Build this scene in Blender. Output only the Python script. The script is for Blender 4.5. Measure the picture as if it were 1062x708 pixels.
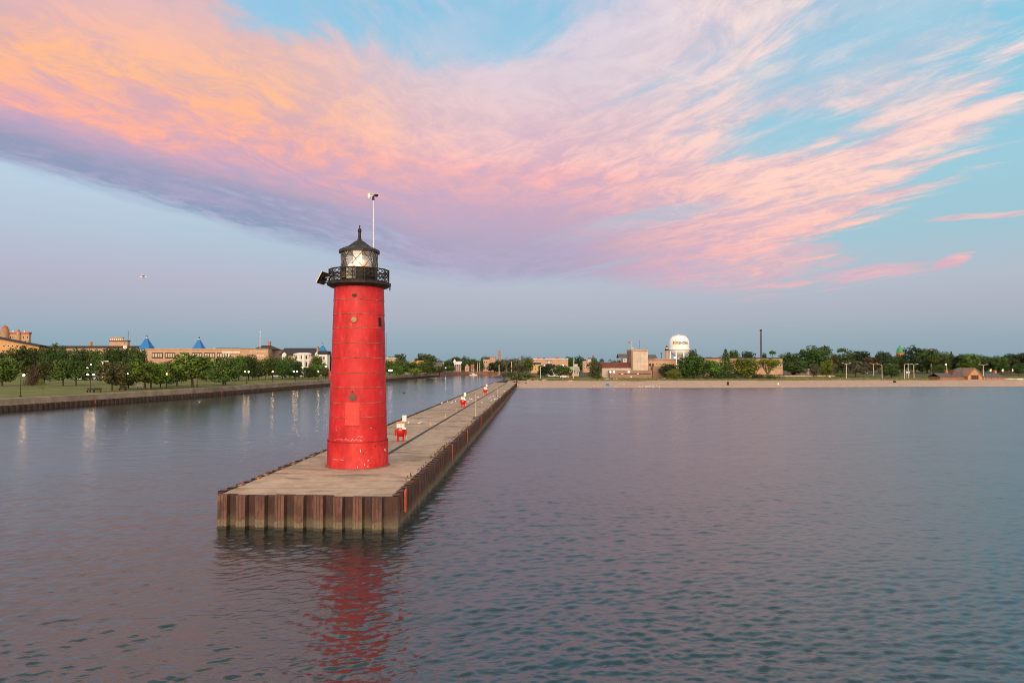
import bpy, bmesh, math, random
import numpy as np
from mathutils import Vector, Matrix

# ---------------------------------------------------------------- clean
for o in list(bpy.data.objects):
    bpy.data.objects.remove(o)
SC = bpy.context.scene
COL = SC.collection

# ---------------------------------------------------------------- camera
F, CX, HY, CAM_H = 708.0, 531.0, 379.0, 8.2
cam_d = bpy.data.cameras.new("camera")
cam_d.sensor_width = 36.0
cam_d.lens = 24.0
cam_d.clip_start = 0.1
cam_d.clip_end = 30000
cam = bpy.data.objects.new("camera", cam_d)
COL.objects.link(cam)
cam.location = (0, 0, CAM_H)
cam.rotation_euler = (math.radians(90) + math.atan(25.0 / F), 0, 0)
SC.camera = cam

# ---------------------------------------------------------------- render look
SC.view_settings.view_transform = 'Standard'
SC.view_settings.look = 'None'
SC.view_settings.gamma = 1
SC.view_settings.use_curve_mapping = False
SC.view_settings.exposure = 0.18
SC.cycles.use_denoising = True
SC.cycles.filter_width = 1.0
SC.cycles.max_bounces = 6
SC.cycles.transparent_max_bounces = 8
SC.cycles.sample_clamp_indirect = 30.0

SUN_EL, SUN_AZ = math.radians(13), math.radians(180)      # azimuth clockwise from +Y: behind the camera
# ---------------------------------------------------------------- sun lamp
sd = bpy.data.lights.new("sun", 'SUN')
sd.energy = 3.0
sd.angle = math.radians(55)
sd.color = (1.0, 0.76, 0.54)
sun = bpy.data.objects.new("sun", sd)
COL.objects.link(sun)
_dir = Vector((math.sin(SUN_AZ) * math.cos(SUN_EL), math.cos(SUN_AZ) * math.cos(SUN_EL), math.sin(SUN_EL)))
sun.rotation_euler = _dir.to_track_quat('Z', 'Y').to_euler()
sun.location = (0, -30, 40)

# ---------------------------------------------------------------- world: dawn sky with a sheet of cirrus
def lin(r, g, b):
    def c(v):
        v /= 255.0
        return v / 12.92 if v <= 0.04045 else ((v + 0.055) / 1.055) ** 2.4
    return (c(r), c(g), c(b), 1)

W = bpy.data.worlds.new("World")
SC.world = W
W.use_nodes = True
NT = W.node_tree
for n in list(NT.nodes):
    NT.nodes.remove(n)

class X:
    """tiny expression wrapper over math nodes"""
    nt = NT
    def __init__(s, sock): s.s = sock
    @staticmethod
    def m(op, *a, clamp=False):
        n = X.nt.nodes.new('ShaderNodeMath'); n.operation = op; n.use_clamp = clamp
        for i, v in enumerate(a):
            if isinstance(v, X): X.nt.links.new(v.s, n.inputs[i])
            else: n.inputs[i].default_value = v
        return X(n.outputs[0])
    def __add__(s, o): return X.m('ADD', s, o)
    __radd__ = __add__
    def __sub__(s, o): return X.m('SUBTRACT', s, o)
    def __rsub__(s, o): return X.m('SUBTRACT', o, s)
    def __mul__(s, o): return X.m('MULTIPLY', s, o)
    __rmul__ = __mul__
    def __truediv__(s, o): return X.m('DIVIDE', s, o)
    def __rtruediv__(s, o): return X.m('DIVIDE', o, s)
    def max(s, o): return X.m('MAXIMUM', s, o)
    def min(s, o): return X.m('MINIMUM', s, o)
    def clamp(s): return X.m('ADD', s, 0.0, clamp=True)
    def pow(s, o): return X.m('POWER', s, o)
    def step(s, a, b):
        n = X.nt.nodes.new('ShaderNodeMapRange'); n.interpolation_type = 'SMOOTHSTEP'
        X.nt.links.new(s.s, n.inputs['Value'])
        n.inputs['From Min'].default_value = a; n.inputs['From Max'].default_value = b
        return X(n.outputs[0])

def combine(x, y, z=0.0):
    n = X.nt.nodes.new('ShaderNodeCombineXYZ')
    for i, v in enumerate((x, y, z)):
        if isinstance(v, X): X.nt.links.new(v.s, n.inputs[i])
        else: n.inputs[i].default_value = v
    return n.outputs[0]

def noise(vec, scale=1.0, detail=4.0, rough=0.55, dist=0.0):
    n = X.nt.nodes.new('ShaderNodeTexNoise')
    X.nt.links.new(vec, n.inputs['Vector'])
    n.inputs['Scale'].default_value = scale; n.inputs['Detail'].default_value = detail
    n.inputs['Roughness'].default_value = rough; n.inputs['Distortion'].default_value = dist
    return X(n.outputs['Fac'])

def ramp(fac, stops, mode='EASE'):
    n = X.nt.nodes.new('ShaderNodeValToRGB'); cr = n.color_ramp; cr.interpolation = mode
    X.nt.links.new(fac.s, n.inputs[0])
    while len(cr.elements) < len(stops): cr.elements.new(0.5)
    for e, (p, c) in zip(cr.elements, stops):
        e.position = p; e.color = c
    return n.outputs[0]

def mix(fac, a, b, mode='MIX'):
    n = X.nt.nodes.new('ShaderNodeMix'); n.data_type = 'RGBA'; n.blend_type = mode
    for sock, v in ((n.inputs[0], fac), (n.inputs[6], a), (n.inputs[7], b)):
        if isinstance(v, X): X.nt.links.new(v.s, sock)
        elif isinstance(v, bpy.types.NodeSocket): X.nt.links.new(v, sock)
        else: sock.default_value = v
    return n.outputs[2]

tc = NT.nodes.new('ShaderNodeTexCoord')
sp = NT.nodes.new('ShaderNodeSeparateXYZ')
NT.links.new(tc.outputs['Generated'], sp.inputs[0])
dx, dy, dz = X(sp.outputs[0]), X(sp.outputs[1]), X(sp.outputs[2])
dzp = dz.max(0.0)
yy = dy.max(0.15)
u = (dx / yy)
v = (dzp / yy).min(4.0)

# cloud-deck coordinates (the deck is a flat layer high above), streaks run along azimuth 13 deg
zc = dzp + 0.05
Px, Py = dx / zc, dy / zc
def streaks(az, so):
    ca, sa = math.cos(math.radians(az)), math.sin(math.radians(az))
    ua = Px * sa + Py * ca
    ub = Px * ca - Py * sa
    wob = noise(combine(ua * 0.30, ub * 0.5, so + 3.1), 1.0, 3)
    ubw = ub + (wob - 0.5) * 1.1
    return (noise(combine(ua * 0.42, ubw * 1.35, so + 0.7), 1.0, 7, 0.62, 0.30),
            noise(combine(ua * 1.7, ubw * 4.4, so + 5.2), 1.0, 9, 0.66, 0.35),
            noise(combine(ua * 0.16, ubw * 0.5, so + 9.3), 1.0, 4, 0.5),
            noise(combine(ua * 5.0, ubw * 8.0, so + 2.2), 1.0, 7, 0.70, 0.7))
SL = streaks(20.0, 0.0)
SR = streaks(-30.0, 40.0)
wR = (u - 0.05 + (SL[2] - 0.5) * 0.25).step(-0.32, 0.10)
def fmix(f, a, b): return a + (b - a) * f
n1, n2, n3, n4 = [fmix(wR, SL[i], SR[i]) for i in range(4)]

# clear sky behind the clouds
left = (0.35 - u).step(0.0, 1.1)
clearL = ramp(dzp, [(0.0, lin(124, 151, 169)), (0.035, lin(130, 156, 175)), (0.075, lin(156, 161, 180)), (0.115, lin(170, 167, 187)),
                    (0.17, lin(172, 184, 202)), (0.24, lin(178, 200, 216)), (0.40, lin(140, 196, 224)), (0.75, lin(110, 160, 205))], 'LINEAR')
clearR = ramp(dzp, [(0.0, lin(124, 150, 166)), (0.035, lin(134, 155, 172)), (0.075, lin(160, 162, 179)), (0.115, lin(167, 174, 188)),
                    (0.17, lin(150, 184, 197)), (0.24, lin(148, 192, 206)), (0.40, lin(128, 192, 216)), (0.75, lin(110, 160, 205))], 'LINEAR')
clear = mix(left, clearR, clearL)

# outline of the sheet
edge = (0.085 - u * 0.285).max(0.118 - u * 0.05).max(0.100)
e1 = v - edge + (n1 - 0.5) * 0.06 + (n2 - 0.5) * 0.03
m1 = e1.step(-0.008, 0.026)
e2 = (v * 0.95 + 0.335 - u) + (n1 - 0.5) * 0.62 + (n2 - 0.5) * 0.5
m2 = e2.step(-0.03, 0.10)
def blob(cu, cv, ru, rv, slope=0.0):
    a = (u - cu) / ru
    b = (v - cv - (u - cu) * slope) / rv
    return (a * a + b * b + (n1 - 0.5) * 5.0 + (n2 - 0.5) * 3.0).step(1.4, 0.1)
hole = blob(-0.27, 0.56, 0.20, 0.085, 0.0)
holeA = blob(-0.08, 0.50, 0.18, 0.06, -0.1) * 0.65
holeB = blob(0.43, 0.34, 0.16, 0.035, 0.16)
holeC = blob(0.50, 0.48, 0.20, 0.026, 0.36)
holeD = blob(0.20, 0.215, 0.15, 0.016, 0.22) * 0.4
holeE = blob(0.62, 0.40, 0.14, 0.024, 0.33)
gaps = (1.0 - hole * 0.9) * (1.0 - holeA) * (1.0 - holeB * 0.92) * (1.0 - holeC * 0.35) * (1.0 - holeD) * (1.0 - holeE * 0.3)
right = (u + 0.15).step(-0.1, 0.75)
body = (n1 * 0.55 + n2 * 0.33 + n4 * 0.12)
mid = ((u - 0.2) * (u - 0.2)).step(0.16, 0.01)
high = e1.step(0.17, 0.34) * (1.0 - (u - 0.1).step(0.0, 0.35) * 0.85)
thin = (body - right * 0.012 + (1.0 - right) * 0.07 + mid * 0.035 - high * 0.07).step(0.385, 0.545)
dens = m1 * m2 * gaps * (0.34 - high * 0.17 + thin * (0.66 - high * 0.05))
# loose wisps low on the right
def wisp(cu, cv, ru, rv, slope):
    a = (u - cu) / ru
    b = (v - cv - (u - cu) * slope) / rv
    return (a * a + b * b + (n2 - 0.5) * 4.5 + (n4 - 0.5) * 2.5).step(1.1, 0.1)
w_all = wisp(0.655, 0.157, 0.035, 0.009, 0.33).max(wisp(0.70, 0.221, 0.10, 0.006, 0.08) * 0.8)
w_all = w_all.max(wisp(0.53, 0.135, 0.09, 0.014, 0.10) * 0.8).max(wisp(0.33, 0.155, 0.17, 0.035, 0.0) * 0.85)
w_all = w_all.max(wisp(0.27, 0.125, 0.12, 0.02, 0.0) * 0.5)
dens = dens.max(w_all * 0.9)

# cloud colour: the underside near the lower edge is in the earth's shade, the top catches the first sun
e = e1 + (n3 - 0.5) * 0.03 + (n4 - 0.5) * 0.06
colL = ramp((e * (0.95 - (u + 0.75).step(0.0, 0.5) * 0.22)).clamp(), [(0.0, lin(158, 172, 196)), (0.020, lin(126, 142, 172)), (0.048, lin(142, 145, 173)), (0.078, lin(212, 158, 168)),
                        (0.105, lin(249, 168, 142)), (0.17, lin(255, 182, 124)), (0.24, lin(250, 178, 148)), (0.32, lin(216, 170, 180))], 'LINEAR')
colM = ramp(e.clamp(), [(0.0, lin(152, 150, 180)), (0.05, lin(160, 149, 175)), (0.11, lin(194, 156, 173)), (0.17, lin(242, 172, 166)),
                        (0.20, lin(243, 188, 180)), (0.30, lin(234, 198, 198)), (0.42, lin(226, 206, 216))], 'LINEAR')
colR = ramp(e.clamp(), [(0.0, lin(226, 160, 170)), (0.06, lin(246, 176, 166)), (0.14, lin(248, 196, 178)), (0.24, lin(248, 206, 192)), (0.40, lin(243, 214, 206))], 'LINEAR')
cl = mix((u + 0.42).step(0.0, 0.42), colL, colM)
cl = mix((u - 0.02).step(0.0, 0.40), cl, colR)
shade = (n2 * 0.5 + n4 * 0.5).step(0.40, 0.60)
cl = mix((1.0 - shade) * (0.60 - high * 0.30), cl, lin(176, 156, 186))
front = mix(dens.clamp(), clear, cl)

# overhead (out of view): broken pink cloud over blue, made overbright for water reflections
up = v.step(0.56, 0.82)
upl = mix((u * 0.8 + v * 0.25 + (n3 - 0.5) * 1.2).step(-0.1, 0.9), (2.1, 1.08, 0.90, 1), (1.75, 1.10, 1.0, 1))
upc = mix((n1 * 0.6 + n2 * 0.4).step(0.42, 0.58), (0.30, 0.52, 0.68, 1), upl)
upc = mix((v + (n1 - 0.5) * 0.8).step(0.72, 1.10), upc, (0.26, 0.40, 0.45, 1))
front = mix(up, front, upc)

# the sunrise side, behind the camera
back = ramp(dzp, [(0.0, (1.35, 1.0, 0.78, 1)), (0.12, (1.45, 1.10, 0.88, 1)), (0.35, (1.35, 1.12, 0.98, 1)), (0.8, (1.3, 1.1, 1.0, 1))], 'LINEAR')
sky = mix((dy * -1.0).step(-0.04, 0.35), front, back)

nis = NT.nodes.new('ShaderNodeTexSky')
nis.sky_type = 'NISHITA'
nis.sun_disc = False
nis.sun_elevation = SUN_EL
nis.sun_rotation = SUN_AZ
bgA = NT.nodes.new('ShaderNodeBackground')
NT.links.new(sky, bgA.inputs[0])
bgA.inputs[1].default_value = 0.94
bgB = NT.nodes.new('ShaderNodeBackground')
NT.links.new(nis.outputs[0], bgB.inputs[0])
bgB.inputs[1].default_value = 0.01
add = NT.nodes.new('ShaderNodeAddShader')
NT.links.new(bgA.outputs[0], add.inputs[0])
NT.links.new(bgB.outputs[0], add.inputs[1])
wo = NT.nodes.new('ShaderNodeOutputWorld')
NT.links.new(add.outputs[0], wo.inputs[0])

# ================================================================ helpers
R = math.radians
def smooth(a, b, x):
    t = min(1.0, max(0.0, (x - a) / (b - a)))
    return t * t * (3 - 2 * t)

def bx(px, Y): return (px - CX) / F * Y                  # where a line of sight of the photograph stands at depth Y
def bz(py, Y): return CAM_H + (HY - py) / F * Y

def lerp_tab(tab, x):
    if x <= tab[0][0]: return tab[0][1]
    for (x0, y0), (x1, y1) in zip(tab, tab[1:]):
        if x <= x1: return y0 + (y1 - y0) * (x - x0) / (x1 - x0)
    return tab[-1][1]

LEFTBANK = [(40, -103), (60, -99), (121, -91), (176, -82), (276, -74.6), (400, -66), (520, -55), (600, -46)]
RIGHTBANK = [(230, -7), (256, -7.0), (300, -4), (400, -4), (500, -6), (600, -8)]
PROF_HI = [(-60, -3), (0, 0), (6, .25), (63, 1.35), (108, 1.9), (158, 3.0), (208, 4.4), (358, 6.0), (660, 6.6), (6000, 7.2)]
PROF_LO = [(-60, -3), (0, 0), (6, .25), (63, 1.35), (108, 1.9), (358, 2.3), (660, 4.0), (6000, 7.2)]
def shore(x): return 242 + 22 * max(-0.2, min(1.6, x / 198.0)) + 1.3 * math.sin(x * .047 + .5) + .6 * math.sin(x * .13) + .35 * math.sin(x * .37)
def gz(x, Y):
    """height of the land"""
    d = Y - shore(x)
    lo, hi = lerp_tab(PROF_LO, d), lerp_tab(PROF_HI, d)
    w = smooth(20, 120, x)
    z = lo * (1 - w) + hi * w
    if x < -20 and Y < 640:
        zl = 2.1 + 0.6 * (Y - 120) / 480 + 0.004 * max(0.0, lerp_tab(LEFTBANK, Y) - x)
        t = smooth(600, 640, Y)
        z = zl * (1 - t) + z * t
    return z
def ground_hit(px, py):
    """follow a line of sight down to the land"""
    Y = 130.0
    while Y < 3000:
        if bz(py, Y) <= gz(bx(px, Y), Y): return Y
        Y += 0.5
    return 3000.0

# ---------------------------------------------------------------- materials
MATS = {}
def mat(name, col, rough=0.7, var=0.25, scale=3.0, metal=0.0, bump=0.0, col2=None, detail=6, emit=None, spec=0.25, stretch=None, objvar=0.0):
    if name in MATS: return MATS[name]
    m = bpy.data.materials.new(name); m.use_nodes = True
    nt = m.node_tree; b = nt.nodes['Principled BSDF']; X.nt = nt
    tcn = nt.nodes.new('ShaderNodeTexCoord')
    vec = tcn.outputs['Object']
    if stretch:
        mp = nt.nodes.new('ShaderNodeMapping'); mp.inputs['Scale'].default_value = stretch
        nt.links.new(vec, mp.inputs[0]); vec = mp.outputs[0]
    n = noise(vec, scale, detail, 0.62)
    c1 = tuple(max(0, c * (1 - var)) for c in col[:3]) + (1,)
    c2 = (tuple(col2[:3]) if col2 else tuple(min(1, c * (1 + var)) for c in col[:3])) + (1,)
    c = ramp(n, [(0.3, c1), (0.7, c2)], 'LINEAR')
    if objvar:
        oi = nt.nodes.new('ShaderNodeObjectInfo')
        hs = nt.nodes.new('ShaderNodeHueSaturation')
        r = X(oi.outputs['Random'])
        nt.links.new((r * objvar + (1 - objvar / 2)).s, hs.inputs['Value'])
        nt.links.new((0.5 + (X.m('FRACT', r * 7.13) - 0.5) * objvar * 0.12).s, hs.inputs['Hue'])
        nt.links.new(c, hs.inputs['Color']); c = hs.outputs[0]
    nt.links.new(c, b.inputs['Base Color'])
    b.inputs['Roughness'].default_value = rough
    b.inputs['Metallic'].default_value = metal
    b.inputs['Specular IOR Level'].default_value = spec
    if bump:
        bp = nt.nodes.new('ShaderNodeBump'); bp.inputs['Strength'].default_value = bump; bp.inputs['Distance'].default_value = 0.03
        nt.links.new(n.s, bp.inputs['Height']); nt.links.new(bp.outputs[0], b.inputs['Normal'])
    if emit:
        b.inputs['Emission Color'].default_value = tuple(emit[0]) + (1,)
        b.inputs['Emission Strength'].default_value = emit[1]
    MATS[name] = m
    return m

# ---------------------------------------------------------------- mesh builder
class MB:
    def __init__(s): s.v = []; s.f = []
    def add(s, vs, fs, M=None):
        o = len(s.v)
        for p in vs:
            p = Vector(p)
            s.v.append(tuple(M @ p if M else p))
        s.f += [tuple(i + o for i in f) for f in fs]
        return s
    def box(s, x0, x1, y0, y1, z0, z1, M=None):
        return s.add([(x0, y0, z0), (x1, y0, z0), (x1, y1, z0), (x0, y1, z0), (x0, y0, z1), (x1, y0, z1), (x1, y1, z1), (x0, y1, z1)],
                     [(0, 3, 2, 1), (4, 5, 6, 7), (0, 1, 5, 4), (1, 2, 6, 5), (2, 3, 7, 6), (3, 0, 4, 7)], M)
    def bevbox(s, x0, x1, y0, y1, z0, z1, b=0.03, M=None):
        """box with chamfered vertical and top edges"""
        o = [(x0 + b, y0), (x1 - b, y0), (x1, y0 + b), (x1, y1 - b), (x1 - b, y1), (x0 + b, y1), (x0, y1 - b), (x0, y0 + b)]
        i = [(min(max(x, x0 + b), x1 - b), min(max(y, y0 + b), y1 - b)) for x, y in o]
        vs = [(x, y, z0) for x, y in o] + [(x, y, z1 - b) for x, y in o] + [(x * .5 + a * .5, y * .5 + c * .5, z1 - b * .25) for (x, y), (a, c) in zip(o, i)] + [(a, c, z1) for a, c in i]
        fs = [tuple(range(7, -1, -1))]
        for k in range(3):
            for j in range(8): fs.append((k * 8 + j, k * 8 + (j + 1) % 8, k * 8 + 8 + (j + 1) % 8, k * 8 + 8 + j))
        fs.append((24, 26, 28, 30))
        return s.add(vs, fs, M)
    def tube(s, p0, p1, r0, r1=None, n=8, caps=True):
        r1 = r0 if r1 is None else r1
        p0, p1 = Vector(p0), Vector(p1)
        q = (p1 - p0).to_track_quat('Z', 'Y')
        vs = []
        for p, r in ((p0, r0), (p1, r1)):
            for k in range(n):
                a = 2 * math.pi * k / n
                vs.append(p + q @ Vector((math.cos(a) * r, math.sin(a) * r, 0)))
        fs = [(k, (k + 1) % n, n + (k + 1) % n, n + k) for k in range(n)]
        if caps: fs += [tuple(range(n - 1, -1, -1)), tuple(range(n, 2 * n))]
        return s.add(vs, fs)
    def lathe(s, prof, n=32, c=(0, 0), cap0=True, cap1=True):
        vs = []
        for r, z in prof:
            for k in range(n):
                a = 2 * math.pi * k / n
                vs.append((c[0] + math.cos(a) * r, c[1] + math.sin(a) * r, z))
        fs = []
        for j in range(len(prof) - 1):
            for k in range(n):
                fs.append((j * n + k, j * n + (k + 1) % n, (j + 1) * n + (k + 1) % n, (j + 1) * n + k))
        if cap0: fs.append(tuple(range(n - 1, -1, -1)))
        if cap1: fs.append(tuple((len(prof) - 1) * n + k for k in range(n)))
        return s.add(vs, fs)
    def prism(s, pts, y0, y1, M=None):
        """outline in x/z pushed along y"""
        n = len(pts)
        return s.add([(x, y0, z) for x, z in pts] + [(x, y1, z) for x, z in pts],
                     [tuple(range(n)), tuple(range(2 * n - 1, n - 1, -1))] + [(k, n + k, n + (k + 1) % n, (k + 1) % n) for k in range(n)], M)
    def slab(s, pts, z0, z1):
        """outline in x/y pushed along z (counter-clockwise)"""
        n = len(pts)
        return s.add([(x, y, z0) for x, y in pts] + [(x, y, z1) for x, y in pts],
                     [tuple(range(n - 1, -1, -1)), tuple(range(n, 2 * n))] + [(k, (k + 1) % n, n + (k + 1) % n, n + k) for k in range(n)])
    def ball(s, c, rx, ry=None, rz=None, n=10, m=7):
        ry = rx if ry is None else ry; rz = rx if rz is None else rz
        vs = [(c[0], c[1], c[2] - rz)]
        for j in range(1, m):
            t = -math.pi / 2 + math.pi * j / m
            for k in range(n):
                a = 2 * math.pi * k / n
                vs.append((c[0] + rx * math.cos(t) * math.cos(a), c[1] + ry * math.cos(t) * math.sin(a), c[2] + rz * math.sin(t)))
        vs.append((c[0], c[1], c[2] + rz))
        fs = [(0, 1 + (k + 1) % n, 1 + k) for k in range(n)]
        for j in range(m - 2):
            for k in range(n): fs.append((1 + j * n + k, 1 + j * n + (k + 1) % n, 1 + (j + 1) * n + (k + 1) % n, 1 + (j + 1) * n + k))
        L = len(vs) - 1; o = 1 + (m - 2) * n
        fs += [(o + k, o + (k + 1) % n, L) for k in range(n)]
        return s.add(vs, fs)
    def mesh(s, name, material, smooth_=False):
        me = bpy.data.meshes.new(name)
        me.from_pydata(s.v, [], s.f)
        me.update()
        if material: me.materials.append(material)
        if smooth_:
            me.polygons.foreach_set('use_smooth', [True] * len(me.polygons))
            try: me.set_sharp_from_angle(angle=R(38))
            except Exception: pass
        return me
    def build(s, name, material, parent=None, smooth_=False, loc=(0, 0, 0)):
        return link(name, s.mesh(name, material, smooth_), parent, loc)

def link(name, me, parent=None, loc=(0, 0, 0)):
    o = bpy.data.objects.new(name, me)
    COL.objects.link(o)
    o.location = loc
    if parent: o.parent = parent
    return o
def tag(o, label=None, cat=None, group=None, kind=None):
    if label: o['label'] = label
    if cat: o['category'] = cat
    if group: o['group'] = group
    if kind: o['kind'] = kind
    return o
def thing(name, label, cat, loc=(0, 0, 0), rz=0.0, group=None, scale=1.0):
    o = bpy.data.objects.new(name, None)
    COL.objects.link(o)
    o.empty_display_size = 0.3
    o.location = loc; o.rotation_euler = (0, 0, rz)
    o.scale = scale if isinstance(scale, tuple) else (scale,) * 3
    return tag(o, label, cat, group)
def kids(o): return [c for c in bpy.data.objects if c.parent == o]
KIDS = {}
def copy_tree(o, parent=None):
    if o.name not in KIDS: KIDS[o.name] = kids(o)
    ch = KIDS[o.name]
    c = o.copy(); COL.objects.link(c)
    if parent: c.parent = parent
    for k in ch: copy_tree(k, c)
    return c

# ================================================================ water
def make_water():
    rng = np.random.default_rng(7)
    # rings and spokes around the point below the camera: fine where the lake is near, coarse far off
    rad = np.concatenate([[0.5, 3.0, 6.0], np.exp(np.linspace(math.log(9.0), math.log(430.0), 1260)), [520, 700, 1000, 1800, 3500, 9000]])
    fine = np.linspace(R(-50), R(50), 620)
    ang = np.concatenate([np.linspace(R(-180), R(-50), 40)[:-1], fine, np.linspace(R(50), R(180), 40)[1:-1]])
    na, nr = len(ang), len(rad)
    RR, AA = np.meshgrid(rad, ang, indexing='ij')
    xs, ys = RR * np.sin(AA), RR * np.cos(AA)
    cell = np.maximum(RR * 0.0031, 0.03)
    cell[np.abs(AA) > R(50.2)] = 50
    cell[RR > 435] = 50
    cell[RR < 8] = 50
    z = np.zeros_like(xs); lost = np.zeros_like(xs)
    N = 150
    lam = np.exp(rng.uniform(math.log(0.16), math.log(5.0), N))
    k = 2 * math.pi / lam
    th = rng.normal(R(-10), R(33), N)               # crests mostly across the line of sight
    th[::9] = rng.uniform(0, 2 * math.pi, len(th[::9]))
    ph = rng.uniform(0, 2 * math.pi, N)
    slope = 0.0190 * np.where(lam < 0.5, 1.55, 1.0) * 1.0
    amp = slope / k
    # slow patches of more and less wind; the channel behind the pier is calmer
    patch = 1.0 + 0.25 * np.sin(xs * 0.045 + 1.3 + 1.4 * np.sin(ys * 0.021)) * np.sin(ys * 0.033 + 0.6) + 0.20 * np.sin(xs * 0.16 + ys * 0.05 + 2 * np.sin(ys * 0.09)) * np.sin(ys * 0.21 + 1.1 * np.sin(xs * 0.07))
    chan = 1.0 / (1.0 + np.exp(np.clip((xs + 12) / 4.0, -40, 40))) / (1.0 + np.exp(np.clip(-(ys - 70) / 22.0, -40, 40)))
    patch = patch * (1.0 - 0.78 * chan)
    q = np.clip((ys - 25) / 130.0, 0, 1); patch = patch * (1.0 - 0.30 * q * q * (3 - 2 * q))     # sheltered toward the beach
    for i in range(N):
        w = np.clip((lam[i] / cell - 2.2) / 2.2, 0, 1)
        fall = np.where(lam[i] > 0.55, (0.55 / lam[i]) ** (1.05 - 0.60 * q), 1.0); w = w * fall
        a = k[i] * (xs * math.sin(th[i]) + ys * math.cos(th[i])) + ph[i]
        sn = np.sin(a)
        z += amp[i] * w * patch * (sn + 0.26 * np.cos(2 * a))
        lost += (slope[i] * patch * fall) ** 2 * 0.5 - (slope[i] * patch * w) ** 2 * 0.5
    verts = np.stack([xs, ys, z], -1).reshape(-1, 3)
    i0 = (np.arange(nr - 1)[:, None] * na + np.arange(na)[None, :])
    jn = (np.arange(na) + 1) % na
    i1 = (np.arange(nr - 1)[:, None] * na + jn[None, :])
    quads = np.stack([i0, i0 + na, i1 + na, i1], -1).reshape(-1, 4)
    me = bpy.data.meshes.new('lake_water')
    me.vertices.add(len(verts)); me.vertices.foreach_set('co', verts.ravel())
    me.loops.add(quads.size); me.loops.foreach_set('vertex_index', quads.ravel().astype(np.int32))
    me.polygons.add(len(quads)); me.polygons.foreach_set('loop_start', np.arange(0, quads.size, 4, dtype=np.int32))
    me.polygons.foreach_set('use_smooth', np.ones(len(quads), dtype=bool))
    at = me.attributes.new('ripple', 'FLOAT', 'POINT')
    at.data.foreach_set('value', np.sqrt(np.maximum(lost, 0)).ravel().astype(np.float32))
    me.update(); me.validate()
    m = bpy.data.materials.new('lake_water'); m.use_nodes = True
    nt = m.node_tree; b = nt.nodes['Principled BSDF']; X.nt = nt
    tcn = nt.nodes.new('ShaderNodeTexCoord'); vec = tcn.outputs['Object']
    big = noise(vec, 0.05, 3)
    nt.links.new(ramp(big, [(0.3, (0.003, 0.013, 0.014, 1)), (0.7, (0.006, 0.019, 0.019, 1))], 'LINEAR'), b.inputs['Base Color'])
    b.inputs['IOR'].default_value = 1.92
    an = nt.nodes.new('ShaderNodeAttribute'); an.attribute_name = 'ripple'
    rp = X(an.outputs['Fac'])
    nt.links.new((rp * 0.40 + 0.0003).pow(0.5).min(0.22).s, b.inputs['Roughness'])
    mp = nt.nodes.new('ShaderNodeMapping'); mp.inputs['Scale'].default_value = (1.0, 1.7, 1.0); mp.inputs['Rotation'].default_value = (0, 0, R(14))
    nt.links.new(vec, mp.inputs[0])
    h = noise(mp.outputs[0], 0.85, 3, 0.6) * 0.9 + noise(mp.outputs[0], 3.4, 3, 0.5) * 0.6 + noise(mp.outputs[0], 9.0, 2, 0.5) * 0.16
    bp = nt.nodes.new('ShaderNodeBump'); bp.inputs['Strength'].default_value = 0.60; bp.inputs['Distance'].default_value = 0.03
    nt.links.new(h.s, bp.inputs['Height']); nt.links.new(bp.outputs[0], b.inputs['Normal'])
    me.materials.append(m)
    tag(link('lake_water', me), kind='structure')
make_water()

# ================================================================ land
def sheet(name, xs_of, Ys, material, dz=0.0):
    vs, fs = [], []
    n = None
    for Y in Ys:
        row = xs_of(Y); n = len(row)
        for x in row: vs.append((x, Y, gz(x, Y) + dz))
    for j in range(len(Ys) - 1):
        for i in range(n - 1): fs.append((j * n + i, j * n + i + 1, (j + 1) * n + i + 1, (j + 1) * n + i))
    mb = MB(); mb.v, mb.f = vs, fs
    o = mb.build(name, material, None, True)
    return tag(o, kind='structure')
def span(a, b, n, p=1.0): return [a + (b - a) * (i / (n - 1)) ** p for i in range(n)]

M_GRASS = mat('mown_grass', (0.110, 0.140, 0.030), 0.95, 0.35, 0.22, col2=(0.190, 0.180, 0.052), bump=0.3, detail=10)
M_FIELD = mat('rough_grass', (0.075, 0.092, 0.026), 0.95, 0.4, 0.30, col2=(0.135, 0.122, 0.042), bump=0.3, detail=10)
M_SAND = mat('sand', (0.46, 0.30, 0.205), 0.95, 0.14, 0.35, col2=(0.54, 0.375, 0.27), bump=0.5, detail=12)
M_FAR = mat('far_ground', (0.060, 0.072, 0.036), 0.95, 0.3, 0.02, col2=(0.085, 0.085, 0.05))

sheet('park_lawn', lambda Y: span(-1000, lerp_tab(LEFTBANK, Y) - 1.2, 30, 0.45), span(40, 600, 80), M_GRASS)
YB = lambda x, t: shore(x) + t
def beach_sheet(name, t0, t1, nt_, m, dz):
    vs, fs = [], []
    us = span(0, 1, 80, 1.5)
    for j in range(nt_):
        t = t0 + (t1 - t0) * j / (nt_ - 1)
        for q in us:
            Yc = shore(0) + t
            xl = lerp_tab(RIGHTBANK, Yc)
            x = xl + (900 - xl) * q
            vs.append((x, YB(x, t), gz(x, YB(x, t)) + dz))
    n = len(us)
    for j in range(nt_ - 1):
        for i in range(n - 1): fs.append((j * n + i, j * n + i + 1, (j + 1) * n + i + 1, (j + 1) * n + i))
    mb = MB(); mb.v, mb.f = vs, fs
    return tag(mb.build(name, m, None, True), kind='structure')
beach_sheet('beach_sand', -14, 63, 30, M_SAND, 0.0)
beach_sheet('beach_grass', 62.5, 358, 60, M_FIELD, 0.0)
sheet('ground', lambda Y: span(-5000, lerp_tab(RIGHTBANK, 600), 40, 0.4)[:-1] + span(lerp_tab(RIGHTBANK, 600), 5000, 50, 2.2),
      span(600, 9000, 50, 2.2), M_FAR, -0.02)
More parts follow.
